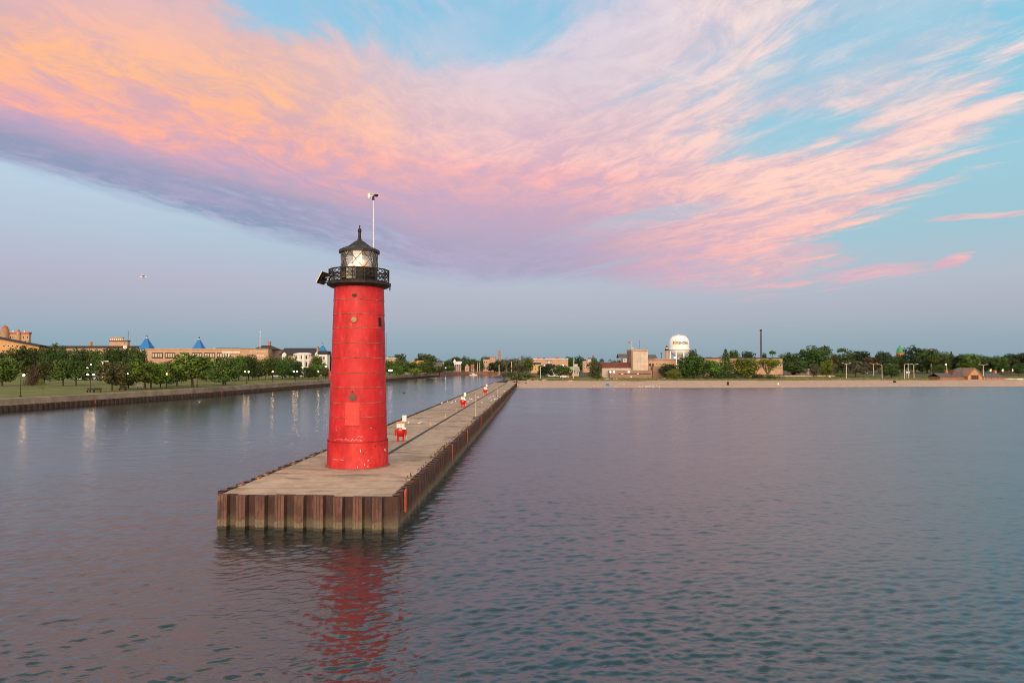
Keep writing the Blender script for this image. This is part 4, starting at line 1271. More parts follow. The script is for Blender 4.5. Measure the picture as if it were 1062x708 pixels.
tree(167, 402, 377, 19, 'round', 'mid', 'green tree just left of a single globe lamp')
tree(184, 400, 375, 22, 'round', 'deep', 'darker tree between a single lamp and the biggest bright green tree')
tree(200, 401.5, 367, 40, 'wide', 'bright', 'biggest bright green tree of the park, in front of the beige building')
tree(214, None, 371, 22, 'round', 'mid', 'mid green tree behind the right half of the biggest bright tree', Y=250)
tree(232, 399, 368.5, 27, 'oval', 'mid', 'dark upright tree beside the single lamp under the beige building')
tree(248, None, 369, 19, 'round', 'mid', 'tree left of the third double lamp', Y=262)
tree(258, None, 368, 20, 'round', 'deep', 'dense tree directly behind the third double lamp', Y=270)
tree(268, None, 373, 14, 'oval', 'deep', 'narrow dark tree in front of the tall tan building corner', Y=285)
tree(283, None, 369.5, 22, 'round', 'mid', 'rounded tree before the right face of the tall tan building', Y=290)
tree(293, None, 373, 16, 'round', 'deep', 'smaller dark tree left of the fourth double lamp', Y=285)
tree(301, None, 368.5, 20, 'oval', 'mid', 'tall tree left of the white columned house', Y=320)
tree(306, None, 374, 18, 'round', 'deep', 'dark tree directly behind the fourth double lamp', Y=295)
tree(320, None, 380, 15, 'round', 'deep', 'low dark tree under the white columned balcony', Y=295)
tree(330, None, 368, 16, 'oval', 'mid', 'tall tree in front of the white house gable', Y=330)
tree(327, None, 377, 13, 'round', 'mid', 'small tree just left of the last single lamp', Y=300)
tree(337.5, None, 381, 9, 'round', 'olive', 'small round tree near the red kiosk', Y=310)
tree(344, None, 366, 12, 'oval', 'deep', 'dark tree half hidden behind the left edge of the lighthouse', Y=420)
# --- park, back rows
for i, (px, top, w, Y, lab) in enumerate((
        (2, 364, 18, 360, 'dark tree under the orange gabled warehouse, at the photo edge'), (12, 368, 14, 350, 'low dark tree below the orange warehouse wall'),
        (38, 361, 17, 350, 'dark tree above the brownish spruce, under the warehouse roof end'), (48, 360, 15, 360, 'dark tree at the right end of the warehouse roof'),
        (59, 356.5, 19, 370, 'tallest dark tree between the warehouse and the long roof'), (52, 365, 16, 330, 'dark tree behind the olive tree by the spruce'),
        (71, 362, 15, 345, 'dark tree under the left end of the long dark roof'), (84, 360, 18, 360, 'dark tree below the orange chimney'),
        (97, 362.5, 15, 355, 'dark tree behind the distant pair of small lamps'), (112, 359.5, 19, 365, 'dark tree above the white T shaped frame'),
        (124, 360, 17, 355, 'dark tree below the tan tower block'), (136, 358.5, 17, 365, 'dark tree with a white gable showing at its top'),
        (146, 362, 12, 350, 'dark tree at the left corner of the beige building'), (104, 366, 14, 330, 'lower dark tree left of the white T shaped frame'),
        (139, 367, 15, 330, 'lower dark tree behind the second double lamp'), (176, 374, 17, 330, 'low tree before the beige building left of its windows'))):
    tree(px, None, top, w, ('round', 'oval')[i % 2], 'deep', lab, G_BACK, Y=Y)
# --- beyond the lighthouse, across the channel
G_MID = 'trees across the channel right of the lighthouse'
for px, top, w, Y, kind, hue, lab in (
        (404, 373.5, 13, 420, 'round', 'mid', 'green tree touching the right edge of the lighthouse'), (414, 372.5, 16, 430, 'oval', 'mid', 'rounded tree second from the lighthouse across the channel'),
        (411, 379, 15, 400, 'round', 'bright', 'low bright tree beside the lit purple sign'), (423, 376, 15, 450, 'round', 'deep', 'dark tree below a small pinkish gable'),
        (432, 375, 18, 440, 'round', 'mid', 'wide tree under the orange roofed house'), (430, 382, 13, 410, 'round', 'bright', 'low bushy tree close to the channel wall'),
        (443, 374, 17, 470, 'oval', 'mid', 'full green tree right of the orange roofed house'), (447, 380, 14, 440, 'round', 'mid', 'low tree left of the grey roof'),
        (456, 379.5, 13, 470, 'round', 'deep', 'dark low tree in front of the grey roofed house'), (414.5, 366.5, 14, 700, 'round', 'deep', 'tall distant tree above the tan flat building'),
        (405, 369.5, 11, 720, 'round', 'deep', 'distant tree behind the tan flat building by the lighthouse'), (442, 366.5, 21, 720, 'wide', 'deep', 'broad distant tree forming the highest dark hump'),
        (464, 374, 11, 620, 'oval', 'deep', 'dark tree just left of the white columned pavilion'), (468, 379, 8, 600, 'round', 'mid', 'small tree beside the white pavilion'),
        (482, 369, 10, 680, 'oval', 'deep', 'pointed dark tree right of the white pavilion'), (497, 374, 10, 640, 'round', 'deep', 'dark tree left of the tan block building'),
        (505, 369.5, 13, 760, 'round', 'deep', 'tree rising behind the tan block building'), (513, 375.5, 15, 560, 'round', 'dark', 'very dark tree covering the right of the tan block'),
        (490, 372, 12, 720, 'round', 'deep', 'distant dark tree behind the sailboat mast'), (473, 370, 12, 740, 'round', 'deep', 'distant tree behind the white pavilion')):
    tree(px, None, top, w, kind, hue, lab, G_MID, Y=Y)
# --- scrub and bare trees at the root of the pier
for px, top, w, Y, kind, hue, lab in (
        (525.5, 368.5, 11, 470, 'bare', 'olive', 'thin bare tree right of the brick chimney'), (536, 370, 11, 420, 'bare', 'olive', 'bare branching tree above the pier end'),
        (541, 366, 12, 450, 'bare', 'grey', 'tallest bare tree near the end of the three storey building'), (531, 372, 16, 520, 'round', 'olive', 'olive tree behind the bare trees at the pier end'),
        (546, 370, 15, 520, 'round', 'mid', 'leafy tree touching the left end of the three storey building'), (520, 373, 13, 540, 'round', 'olive', 'thin crowned tree at the foot of the brick chimney'),
        (538, 378, 16, 360, 'sparse', 'olive', 'half bare shrubby tree standing in the scrub by the pier'), (530, 382, 16, 330, 'shrub', 'olive', 'olive scrub bush where the pier meets the land'),
        (541, 383.5, 17, 318, 'shrub', 'mid', 'green scrub bush left of the white driftwood'), (536, 388, 14, 290, 'shrub', 'olive', 'low bush just behind the concrete lumps at the pier root'),
        (548, 386, 12, 330, 'shrub', 'olive', 'dry bush at the top of the beach by the pier'), (524, 386, 12, 350, 'shrub', 'brown', 'brownish bush on the channel side of the pier root')):
    tree(px, None, top, w, kind, hue, lab, Y=Y)
# --- right of the pier
for px, base, top, w, kind, hue, lab, Y in (
        (565, 391, 378, 17, 'round', 'dark', 'dark tree hiding the yellow wing of the three storey building', None), (583.5, 391, 378, 17, 'oval', 'mid', 'dense rounded tree between the white gabled house and its neighbour', None),
        (572, 0, 377, 12, 'round', 'dark', 'dark tree behind the white gabled house', 420), (591, 0, 369.5, 9, 'round', 'deep', 'tree showing at the right end of the three storey building', 620),
        (601.5, 0, 368.5, 12, 'oval', 'deep', 'tall dark tree left of the blue topped block', 560), (616.5, 0, 369, 8, 'oval', 'olive', 'slim tree rising behind the pale green tree at the red roofed hall', 380),
        (616.5, 392, 374.5, 15, 'oval', 'olive', 'pale green rounded tree at the left end of the red roofed hall', None), (619.5, 394, 387, 12, 'shrub', 'mid', 'shrub at the left corner of the red roofed hall', None),
        (694, 392.3, 377, 17, 'round', 'dark', 'dark bushy tree in front of the utility building', None), (698.5, 393.3, 381.5, 17, 'willow', 'lime', 'pale yellow green willow bush at the top of the beach', None),
        (719, 392.5, 368.5, 30, 'round', 'mid', 'wide leafy tree right of the water tower', None), (737, 392.5, 373, 19, 'round', 'bright', 'leafy tree between the wide tree and the tall spruce', None),
        (709, 392.5, 376, 16, 'round', 'deep', 'dark tree just behind the willow bush', None), (752.5, 392.7, 360, 19, 'conifer', 'deep', 'tall pointed spruce rising above the long brick building', None),
        (744, 392.4, 384, 18, 'shrub', 'dark', 'dark undergrowth bush left of the tall spruce', None), (762, 392.6, 384, 16, 'shrub', 'dark', 'dark undergrowth bush right of the tall spruce', None),
        (718, 0, 362, 9, 'round', 'deep', 'distant tree top beside the water tower legs', 520), (761, 0, 363, 11, 'round', 'deep', 'distant tree top just right of the spruce tip', 520),
        (772.5, 392.7, 370.3, 27, 'round', 'bright', 'round bright green tree in front of the long brick building', None), (796, 392.8, 368.5, 25, 'sparse', 'bright', 'half bare tree with grey limbs at the right part of the brick building', None),
        (798, 394, 386.5, 12, 'shrub', 'mid', 'low shrub at the foot of the half bare tree', None), (786, 393, 386, 13, 'shrub', 'brown', 'brownish brush between the round tree and the half bare tree', None),
        (777, 0, 364, 13, 'wide', 'dark', 'dark tree top over the roof left of the dark mast', 520), (801, 0, 363, 8, 'umbrella', 'deep', 'small umbrella shaped tree top right of the dark mast', 520),
        (792.5, 0, 366, 5, 'round', 'dark', 'small dark tuft of a tree top at the mast foot', 520),
        (818, 0, 365, 17, 'oval', 'deep', 'dark tree at the right end of the long brick building', 440), (825, 0, 374, 20, 'round', 'deep', 'lower dark tree behind the parking area', 400),
        (840, 0, 361, 27, 'round', 'deep', 'big full tree rising right of the brick building', 450), (851, 0, 358.5, 26, 'round', 'deep', 'highest rounded tree of the shore, behind the bright green one', 470),
        (857, 390.5, 373, 15, 'oval', 'bright', 'bright green upright tree in front of the big dark ones', None), (843.5, 390.5, 376, 10, 'oval', 'grey', 'grey green slim tree left of the bright upright one', None),
        (865.5, 0, 366, 11, 'oval', 'olive', 'olive tree left of the umbrella shaped tree', 430), (873.5, 0, 360, 11, 'umbrella', 'deep', 'umbrella shaped tree with a bare stem standing above the others', 450),
        (875, 0, 366, 20, 'round', 'deep', 'dark tree below the umbrella shaped tree', 430), (891, 0, 363, 23, 'round', 'dark', 'almost black tree with a sky gap in its crown', 440),
        (887, 391, 373.5, 21, 'wide', 'grey', 'greyish spreading tree left of the small white roof', None), (871.5, 391.6, 385, 11, 'shrub', 'bright', 'bright rounded shrub left of a twin armed street lamp', None),
        (904.5, 0, 369.5, 14, 'round', 'brown', 'reddish tree behind the twin armed lamp in the middle', 430), (916, 0, 364, 18, 'round', 'dark', 'dark rounded tree left of the green dome', 430),
        (924, 392.3, 376.5, 18, 'round', 'deep', 'dense dark tree standing alone at the top of the beach', None), (927, 0, 369, 12, 'round', 'deep', 'dark tree under the green dome', 450),
        (934.5, 0, 367.5, 10, 'round', 'deep', 'small dark tree covering the foot of the domed tower', 450), (949, 0, 358, 22, 'oval', 'dark', 'tall dark tree just right of the green dome', 440), (961, 0, 360, 23, 'round', 'deep', 'large tree on the grass slope left of the brick bath house', 440),
        (974, 0, 365, 19, 'round', 'deep', 'tree between the slope and the flagpole', 430), (982, 0, 366, 15, 'round', 'deep', 'tree behind the flagpole by the bath house', 450), (974, 391.5, 378, 14, 'round', 'deep', 'rounded tree at the left corner of the bath house', None),
        (986.5, 0, 363, 9, 'conifer', 'dark', 'narrow dark spruce tip behind the bath house', 470), (993, 0, 368, 14, 'round', 'dark', 'dark tree behind the left wing of the bath house', 440),
        (1004, 0, 365.5, 19, 'round', 'mid', 'rounded green tree behind the bath house gable', 430), (1017, 0, 368, 15, 'round', 'deep', 'tree behind the right side of the bath house gable', 440),
        (1028, 0, 369, 16, 'round', 'deep', 'dark tree above the leftmost bright flag', 440), (1038, 0, 370, 14, 'round', 'deep', 'dark tree behind the middle bright flag', 430),
        (1048, 0, 367, 18, 'round', 'dark', 'dark tree above the rightmost bright flag', 450), (1060, 0, 366, 20, 'round', 'dark', 'dark tree cut by the right edge of the photo', 450),
        (1056, 388.5, 376, 11, 'round', 'deep', 'small green tree on the slope near the right edge', 410), (1078, 0, 366, 22, 'round', 'dark', 'dark tree just beyond the right edge of the photo', 450)):
    tree(px, base, top, w, kind, hue, lab, Y=Y)

# the far woods behind everything: one dark mass on the skyline
def woods(name, px0, px1, Y, top, hue, label, seed, step=5.5):
    rnd = random.Random(seed); mb = MB()
    px = px0
    while px < px1:
        yy_ = Y + rnd.uniform(-30, 60); x = bx(px, yy_); z = gz(x, yy_)
        h = bz(top + rnd.uniform(-1.6, 1.8), yy_) - z
        for j in range(5):
            c = Vector((x + rnd.uniform(-5, 5), yy_ + rnd.uniform(-5, 5), z + h * rnd.uniform(.25, .80)))
            leaf_quads(mb, rnd, c, h * .24, 34, h * .055)
        px += step * rnd.uniform(.6, 1.3)
    tag(mb.build(name, M_L[hue]), label, 'woodland', kind='stuff')
woods('far_woods', 396, 720, 820, 372.0, 'deep', 'far dark line of trees behind the harbour buildings', 1, 4.0)
woods('far_woods', 700, 1000, 700, 369.5, 'deep', 'far dark line of trees behind the brick building and beach', 2, 4.5)
woods('far_woods', 985, 1230, 520, 370.5, 'deep', 'dark belt of trees along the right skyline', 3, 3.6)
woods('far_woods', -160, 400, 640, 372, 'deep', 'dark trees behind the park buildings', 4, 4.5)
woods('undergrowth', 700, 808, 345, 388, 'dark', 'dark undergrowth beneath the trees at the top of the beach', 5, 1.6)

# ================================================================ buildings
def bm(name, c, **k): return mat(name, c, k.pop('rough', 0.85), k.pop('var', 0.16), k.pop('scale', 0.5), **k)
M_TAN = bm('tan_brick', (0.42, 0.265, 0.165)); M_BEIGE = bm('beige_brick', (0.44, 0.285, 0.185)); M_ORANGEB = bm('orange_tan_wall', (0.52, 0.285, 0.115))
M_BROWNB = bm('brown_brick', (0.27, 0.175, 0.125)); M_PALE = bm('pale_panel', (0.50, 0.42, 0.33)); M_REDBR = bm('red_brick', (0.30, 0.115, 0.065), col2=(0.42, 0.19, 0.11), scale=1.4)
M_WHITEB = bm('white_siding', (0.70, 0.66, 0.62)); M_YELB = bm('yellow_wall', (0.60, 0.40, 0.16)); M_PINKB = bm('pinkish_wall', (0.50, 0.32, 0.25))
M_DROOF = bm('dark_shingle', (0.040, 0.036, 0.042), var=.3, scale=1.0); M_GROOF = bm('grey_shingle', (0.105, 0.095, 0.095), var=.3, scale=1.0)
M_RROOF = bm('dark_red_roof', (0.135, 0.045, 0.033), var=.25, scale=1.0); M_BLUE = bm('blue_metal_roof', (0.018, 0.155, 0.40), rough=.5, var=.2, scale=.8)
M_TERRA = bm('terracotta', (0.36, 0.11, 0.065)); M_WIN = mat('dark_window_glass', (0.025, 0.028, 0.035), 0.15, .3, 1); M_FRAME = bm('dark_frame', (0.07, 0.045, 0.035))
M_LITE = bm('pale_trim', (0.62, 0.56, 0.48)); M_CHIM = bm('orange_brick_chimney', (0.42, 0.17, 0.07)); M_GREEND = bm('verdigris_copper', (0.06, 0.27, 0.12), rough=.6, var=.3, scale=2)
M_TANK = mat('white_tank_paint', (0.80, 0.79, 0.77), 0.4, .04, .3); M_ASPH = mat('asphalt', (0.06, 0.058, 0.06), .9, .2, .5); M_NAVY = mat('dark_navy', (0.02, 0.02, 0.06), .6, .1, 2)

class Bld:
    def __init__(s, name, label, cat, px, Y, base=None, group=None):
        s.Y = Y; s.x = bx(px, Y); s.z = gz(s.x, Y) if base is None else bz(base, Y)
        s.t = thing(name, label, cat, (s.x, Y, s.z), 0, group); s.W = {}
    def lx(s, px, dy=0): return bx(px, s.Y + dy) - s.x
    def lz(s, py, dy=0): return bz(py, s.Y + dy) - s.z
    def box(s, name, px0, px1, top, bot, m, dy=0.0, depth=8.0, parent=None, bev=0):
        """a block whose front face the photo shows between px0..px1, top..bot (bot None: down to the ground)"""
        z0 = -0.6 if bot is None else s.lz(bot, dy)
        return MB().box(s.lx(px0, dy), s.lx(px1, dy), dy, dy + depth, z0, s.lz(top, dy)).build(name, m, parent or s.t)
    def gable(s, name, px0, px1, eave, ridge, m, dy=0.0, depth=8.0, over=.4, axis='x', parent=None, thick=.25):
        """pitched roof; axis 'y': gable end faces the lake, axis 'x': slope faces the lake"""
        x0, x1 = s.lx(px0, dy), s.lx(px1, dy); ze, zr = s.lz(eave, dy), s.lz(ridge, dy)
        if axis == 'y':
            xm = (x0 + x1) / 2
            pts = [(x0 - over, ze - .1), (xm, zr), (x1 + over, ze - .1), (x1 + over, ze - .1 + thick), (xm, zr + thick), (x0 - over, ze - .1 + thick)]
            mb = MB()
            n = len(pts); a = [(x, dy - over, z) for x, z in pts]; b_ = [(x, dy + depth + over, z) for x, z in pts]
            mb.add(a + b_, [(0, 1, 4, 5), (1, 2, 3, 4), (11, 10, 7, 6), (10, 9, 8, 7), (0, 6, 7, 1), (1, 7, 8, 2), (5, 4, 10, 11), (4, 3, 9, 10), (0, 5, 11, 6), (2, 8, 9, 3)])
        else:
            mb = MB(); ym = dy + depth / 2
            a = [(x0 - over, dy - over, ze), (x1 + over, dy - over, ze), (x1 + over, ym, zr), (x0 - over, ym, zr), (x0 - over, dy + depth + over, ze), (x1 + over, dy + depth + over, ze)]
            b_ = [(x, y, z - thick) for x, y, z in a]
            mb.add(a + b_, [(0, 1, 2, 3), (3, 2, 5, 4), (6, 7, 1, 0), (11, 10, 4, 5), (0, 3, 9, 6), (3, 4, 10, 9), (1, 7, 8, 2), (2, 8, 11, 5), (6, 9, 8, 7), (9, 10, 11, 8)])
        return mb.build(name, m, parent or s.t)
    def gwall(s, px0, px1, eave, ridge, bot, m, dy=0.0, depth=8.0, name='wall'):
        x0, x1 = s.lx(px0, dy), s.lx(px1, dy); z0 = -0.6 if bot is None else s.lz(bot, dy)
        ze, zr = s.lz(eave, dy), s.lz(ridge, dy)
        return MB().prism([(x0, z0), (x1, z0), (x1, ze), ((x0 + x1) / 2, zr), (x0, ze)], dy, dy + depth).build(name, m, s.t)
    def windows(s, parent, pxs, top, bot, wpx, dy=0.0, m=None, frame=None, name='window'):
        """each window is a frame standing 4 cm proud with a recessed pane"""
        w = wpx / F * (s.Y + dy); z1, z0 = s.lz(top, dy), s.lz(bot, dy)
        key = (wpx, top, bot, dy)
        if key not in s.W:
            fr = .10 * min(w, z1 - z0) + .03; mb = MB()
            h = z1 - z0
            mb.box(-w / 2, w / 2, -.07, .02, 0, fr).box(-w / 2, w / 2, -.07, .02, h - fr, h).box(-w / 2, -w / 2 + fr, -.07, .02, fr, h - fr).box(w / 2 - fr, w / 2, -.07, .02, fr, h - fr)
            if w > 1.6: mb.box(-.05, .05, -.065, .02, fr, h - fr)
            pn = MB().box(-w / 2 + fr * .9, w / 2 - fr * .9, -.03, .02, fr * .9, h - fr * .9)
            s.W[key] = (mb.mesh('window', frame or M_LITE), pn.mesh('pane', m or M_WIN))
        f, p = s.W[key]
        for px in pxs:
            o = link(name, f, parent, (s.lx(px, dy), dy, z0)); link('pane', p, o)
    def cyl(s, name, px, rpx, prof, m, dy=0.0, parent=None, n=20, smooth_=True):
        k = (s.Y + dy) / F
        return MB().lathe([(r * k, s.lz(py, dy)) for r, py in prof], n, (s.lx(px, dy), dy)).build(name, m, parent or s.t, smooth_)
    def pyramid(s, px, hw, base, top, m, dy=0.0, name='blue_roof', n=4):
        x = s.lx(px, dy); w = hw / F * (s.Y + dy); z0, z1 = s.lz(base, dy), s.lz(top, dy)
        pts = [(x - w, dy - w), (x + w, dy - w), (x + w, dy + w), (x - w, dy + w)]
        return MB().add([(a, b_, z0) for a, b_ in pts] + [(x + (a - x) * .12, dy + (b_ - dy) * .12, z1) for a, b_ in pts],
                        [(0, 1, 5, 4), (1, 2, 6, 5), (2, 3, 7, 6), (3, 0, 4, 7), (4, 5, 6, 7), (3, 2, 1, 0)]).build(name, m, s.t)
def rng_(a, b, n): return [a + (b - a) * (i + .5) / n for i in range(n)]

# --- left: beyond the park
B = Bld('turreted_hotel', 'tan turreted building with reddish domes and parapet at the far left', 'building', 12, 620)
w = B.box('wall', 0, 29.5, 346, None, M_TAN, 0, 3)
B.box('parapet', -.4, 29.8, 344.3, 346, M_TERRA, -.4, 3.6)
B.cyl('turret', 4.5, 4.4, [(3.7, 400), (3.7, 342.2), (3.9, 341.9), (3.9, 341.2)], M_TAN, -1.5)
B.cyl('turret_dome', 4.5, 4, [(3.0, 341.3), (2.9, 340), (2.3, 338.6), (1.0, 337.8), (.2, 337.0)], M_TERRA, -1.5)
B.cyl('turret', 18.5, 2, [(1.7, 400), (1.7, 343.8)], M_TAN, -1)
B.cyl('turret_dome', 18.5, 2, [(1.5, 343.9), (1.1, 342.3), (.2, 341.3)], M_TERRA, -1)
B.windows(w, (10.5, 13, 24, 28), 348.5, 351, 1.5)
B.windows(w, (22.5, 26, 29), 352.5, 354.6, 1.4)
B.box('roof_vent', 12, 14, 342.8, 344.5, M_LITE, 1, 1.4); B.box('roof_vent', 24, 25.4, 342.6, 344.5, M_LITE, 1, 1.4)

B = Bld('gabled_warehouse', 'orange tan warehouse with a long sloping black roof at the left edge', 'warehouse', 0, 460)
pts = [(B.lx(-48), -.6), (B.lx(40), -.6), (B.lx(40), B.lz(359.4)), (B.lx(0), B.lz(351.5)), (B.lx(-8), B.lz(350)), (B.lx(-48), B.lz(358.5))]
w = MB().prism(pts, 0, 6).build('wall', M_ORANGEB, B.t)
mb = MB(); x = [B.lx(q) for q in (-50, -8, 0, 42)]; z = [B.lz(q) for q in (358.9, 350, 351.6, 359.8)]
th = .95
for i in range(3):
    mb.add([(x[i], -.8, z[i]), (x[i + 1], -.8, z[i + 1]), (x[i + 1], -.8, z[i + 1] + th), (x[i], -.8, z[i] + th), (x[i], 6.8, z[i]), (x[i + 1], 6.8, z[i + 1]), (x[i + 1], 6.8, z[i + 1] + th), (x[i], 6.8, z[i] + th)],
           [(0, 1, 2, 3), (3, 2, 6, 7), (5, 4, 7, 6), (1, 0, 4, 5)])
mb.build('roof', M_DROOF, B.t)
B.windows(w, (4, 8.5, 13, 17.5), 357.5, 359.5, 2.2); B.windows(w, (3, 8, 13, 18), 362.5, 365, 2.2)

B = Bld('long_hall', 'long low tan hall with a dark roof and orange chimney behind the dark park trees', 'building', 105, 480)
w = B.box('wall', 41, 153, 360.6, None, M_TAN, 0, 8)
rf = B.box('roof', 40, 152.5, 358.6, 360.6, M_DROOF, -.8, 9.5)
B.box('chimney', 92.6, 94.6, 354.4, 358.7, M_CHIM, 4, 1.3, rf); B.box('skylight_gable', 127.5, 131.6, 358.6, 361.8, M_WHITEB, -1.2, 2)
B.windows(w, rng_(44, 150, 24), 362.5, 365.5, 2.4)

B = Bld('tower_block', 'tan stepped tower block with a smaller upper storey and an antenna', 'building', 123, 640)
w = B.box('wall', 113.2, 132, 353.8, None, M_BEIGE, 0, 4)
B.box('cornice', 112.9, 132.3, 353.0, 353.9, M_FRAME, -.5, 5)
u_ = B.box('upper_storey', 113.8, 126.8, 350.6, 353.1, M_LITE, .8, 2.6); B.box('upper_cornice', 113.4, 126.6, 349.5, 350.6, M_TAN, .4, 3.4)
B.windows(u_, rng_(114, 126.6, 6), 351.1, 352.6, 1.2, .8); B.windows(w, (116, 118, 121.8, 123.6), 355.2, 356.6, 1.3, m=M_TERRA); B.windows(w, (129, 131.4), 355.2, 356.6, 1.6)
B.box('antenna', 132.3, 132.6, 343.2, 353.2, M_FRAME, 3, .3)

B = Bld('wide_beige_building', 'wide beige building with bands of dark framed windows behind the park trees', 'building', 200, 430)
w = B.box('wall', 151.3, 249, 362.4, None, M_BEIGE, 0, 40)
B.box('parapet', 151, 249.4, 361.4, 362.4, M_TAN, -.3, 41)
for a, b_ in ((157.5, 168.8), (171.2, 181.5), (186.5, 196), (199, 209.5), (211.8, 223), (225, 236)):
    fr = B.box('window_band', a, b_, 365.6, 371.4, M_FRAME, -.25, .3)
    B.windows(fr, rng_(a + .3, b_ - .3, 4), 366.2, 370.4, (b_ - a - 1) / 4.2, -.25, M_PALE, M_FRAME)
B.box('pale_roof_block', 230, 249, 364.2, 366.2, M_LITE, -.6, 1.2); B.box('downpipe', 236.3, 238, 366.5, 372, M_LITE, -.7, .5)
B.box('roof_unit', 221, 223, 361.0, 361.8, M_LITE, 6, 3); B.box('dark_roof', 224, 249, 360.8, 361.6, M_DROOF, 8, 20)
for px, hw, base, top, lab in ((152, 5.9, 362.2, 350.3, 'blue'), (206.3, 5.2, 362.0, 351.8, 'blue')):
    o = B.pyramid(px, hw, base, top, M_BLUE, 12)
    B.cyl('cupola', px, 1, [(1.0, top + .4), (1.0, top - 1.0)], M_LITE, 12, o, 8)
    B.cyl('finial', px, 1, [(1.2, top - 1.0), (.3, top - 2.4), (.12, top - 3.4)], M_FRAME, 12, o, 8)

B = Bld('corner_building', 'tall plain tan building with white lettering and a hipped dark roof behind', 'building', 266, 400)
x0, x1, x2 = B.lx(249.2), B.lx(278.3), B.lx(293.0)
zt = B.lz(361.8)
w = MB().slab([(x0, 0), (x1, 0), (B.lx(292.7, 36), 36), (x0, 36)], -.6, zt).build('wall', M_TAN, B.t)
mb = MB().slab([(x0 - .2, -.25), (x1 + .2, -.25), (B.lx(292.9, 36) + .2, 36.3), (x0 - .2, 36.3)], zt, B.lz(361.0)).build('parapet', M_BROWNB, B.t)
MB().add([(B.lx(262, 8), 8, zt), (B.lx(291, 8), 8, zt), (B.lx(291, 40), 34, zt), (B.lx(262, 40), 34, zt), (B.lx(272, 20), 20, B.lz(358.2, 20)), (B.lx(281, 20), 20, B.lz(358.2, 20))],
         [(0, 1, 5, 4), (1, 2, 5), (2, 3, 4, 5), (3, 0, 4)]).build('hip_roof', M_DROOF, B.t)
B.box('chimney', 277.6, 280, 353.9, 360.5, M_CHIM, 20, 1.4)
mb = MB(); rnd = random.Random(3)
for k in range(11):
    a = 259 + k * 1.62; mb.box(B.lx(a), B.lx(a + rnd.uniform(.8, 1.25)), -.12, -.02, B.lz(364.9), B.lz(364.9 - rnd.uniform(.75, 1.1)))
mb.build('wall_lettering', M_LITE, w)
B.windows(w, (267.5, 270.2, 272.9), 367.6, 369.6, 2.0, m=M_PALE)
B.cyl('antenna_mast', 269.6, .3, [(.35, 361), (.25, 345.5), (.6, 345.3), (.6, 344.0), (.1, 343.6)], M_LITE, 10, None, 6)

B = Bld('dark_roofed_inn', 'long inn with dark roof, white columned bay and a blue pyramid turret beside the lighthouse', 'building', 312, 400)
w = B.box('wall', 293.4, 331, 368.3, None, M_BEIGE, 0, 18)
B.gable('roof', 290.5, 330, 368.4, 360.4, M_DROOF, 0, 18, .5, 'x')
B.gwall(292.4, 296.8, 367.3, 365.1, 373, M_WHITEB, -1.2, 1, 'dormer')
bay = B.cyl('bay', 314.8, 9, [(9.2, 400), (9.2, 368), (9.8, 367.6), (9.8, 366.6), (4, 365.6)], M_WHITEB, 2.5, None, 10, False)
for k in range(9):
    a = math.pi + math.pi * (k + .5) / 9
    r = 9.9 / F * 400
    c = (B.lx(314.8, 2.5) + math.cos(a) * r, 2.5 + math.sin(a) * r)
    MB().lathe([(.20, -.5), (.17, B.lz(366.9))], 8, c).build('column', M_WHITEB, bay)
B.cyl('balcony_rail', 314.8, 10, [(10.1, 374.2), (10.1, 372.6), (9.7, 372.6), (9.7, 374.2)], M_WHITEB, 2.5, bay, 10, False)
rb = 9.26 / F * 400
for zt_, zb_ in ((368.8, 372.2), (375.2, 380)):
    for k in range(5):
        a = math.pi + math.pi * (k + .5) / 5; d = Vector((math.cos(a), math.sin(a), 0)); t_ = Vector((-d.y, d.x, 0)); c = Vector((B.lx(314.8, 2.5), 2.5, 0)) + d * (rb + .02)
        mb = MB().add([c - t_ * .6 + Vector((0, 0, B.lz(zb_))), c + t_ * .6 + Vector((0, 0, B.lz(zb_))), c + t_ * .6 + Vector((0, 0, B.lz(zt_))), c - t_ * .6 + Vector((0, 0, B.lz(zt_)))], [(0, 1, 2, 3)])
        mb.build('window', M_WIN, bay)
B.gwall(326.5, 332.6, 366.8, 363.4, None, M_WHITEB, -1.5, 8, 'gable_wing')
B.box('chimney', 328.3, 330, 359, 366, M_CHIM, 3, 1.1)
tw = B.box('turret', 329.6, 339.4, 367.5, None, M_WHITEB, -2.2, 6)
B.box('turret_eave', 329.2, 339.8, 363.9, 367.5, M_DROOF, -2.5, 7)
o = B.pyramid(334.5, 3.6, 363.9, 357.8, M_BLUE, 1.0)
B.cyl('cupola', 334.4, 1, [(.8, 358), (.8, 356.8)], M_YELB, 1.0, o, 8); B.cyl('finial', 334.4, 1, [(.9, 356.8), (.15, 355)], M_BLUE, 1.0, o, 8)
B.windows(tw, (332, 336), 369.5, 373, 2, -2.2)

B = Bld('red_kiosk', 'small red kiosk on the promenade partly behind the left edge of the lighthouse', 'kiosk', 343.5, 300)
B.box('cabin', 341.2, 346.5, 385.6, None, mat('kiosk_red', (.42, .02, .03), .5, .15, 2), 0, 2.2); B.gable('roof', 340.9, 346.8, 385.7, 384.5, MATS['kiosk_red'], 0, 2.2, .2, 'x', None, .1)
B.windows(B.t, (343.8,), 386.8, 388.6, 2.6)
B = Bld('beach_frame', 'white T shaped frame standing among the park trees', 'frame', 108, 300)
B.box('post', 106.2, 107.6, 375, None, M_WHITEB, 0, .5); B.box('crossbar', 104.8, 112, 373.9, 375.1, M_WHITEB, -.1, .8)

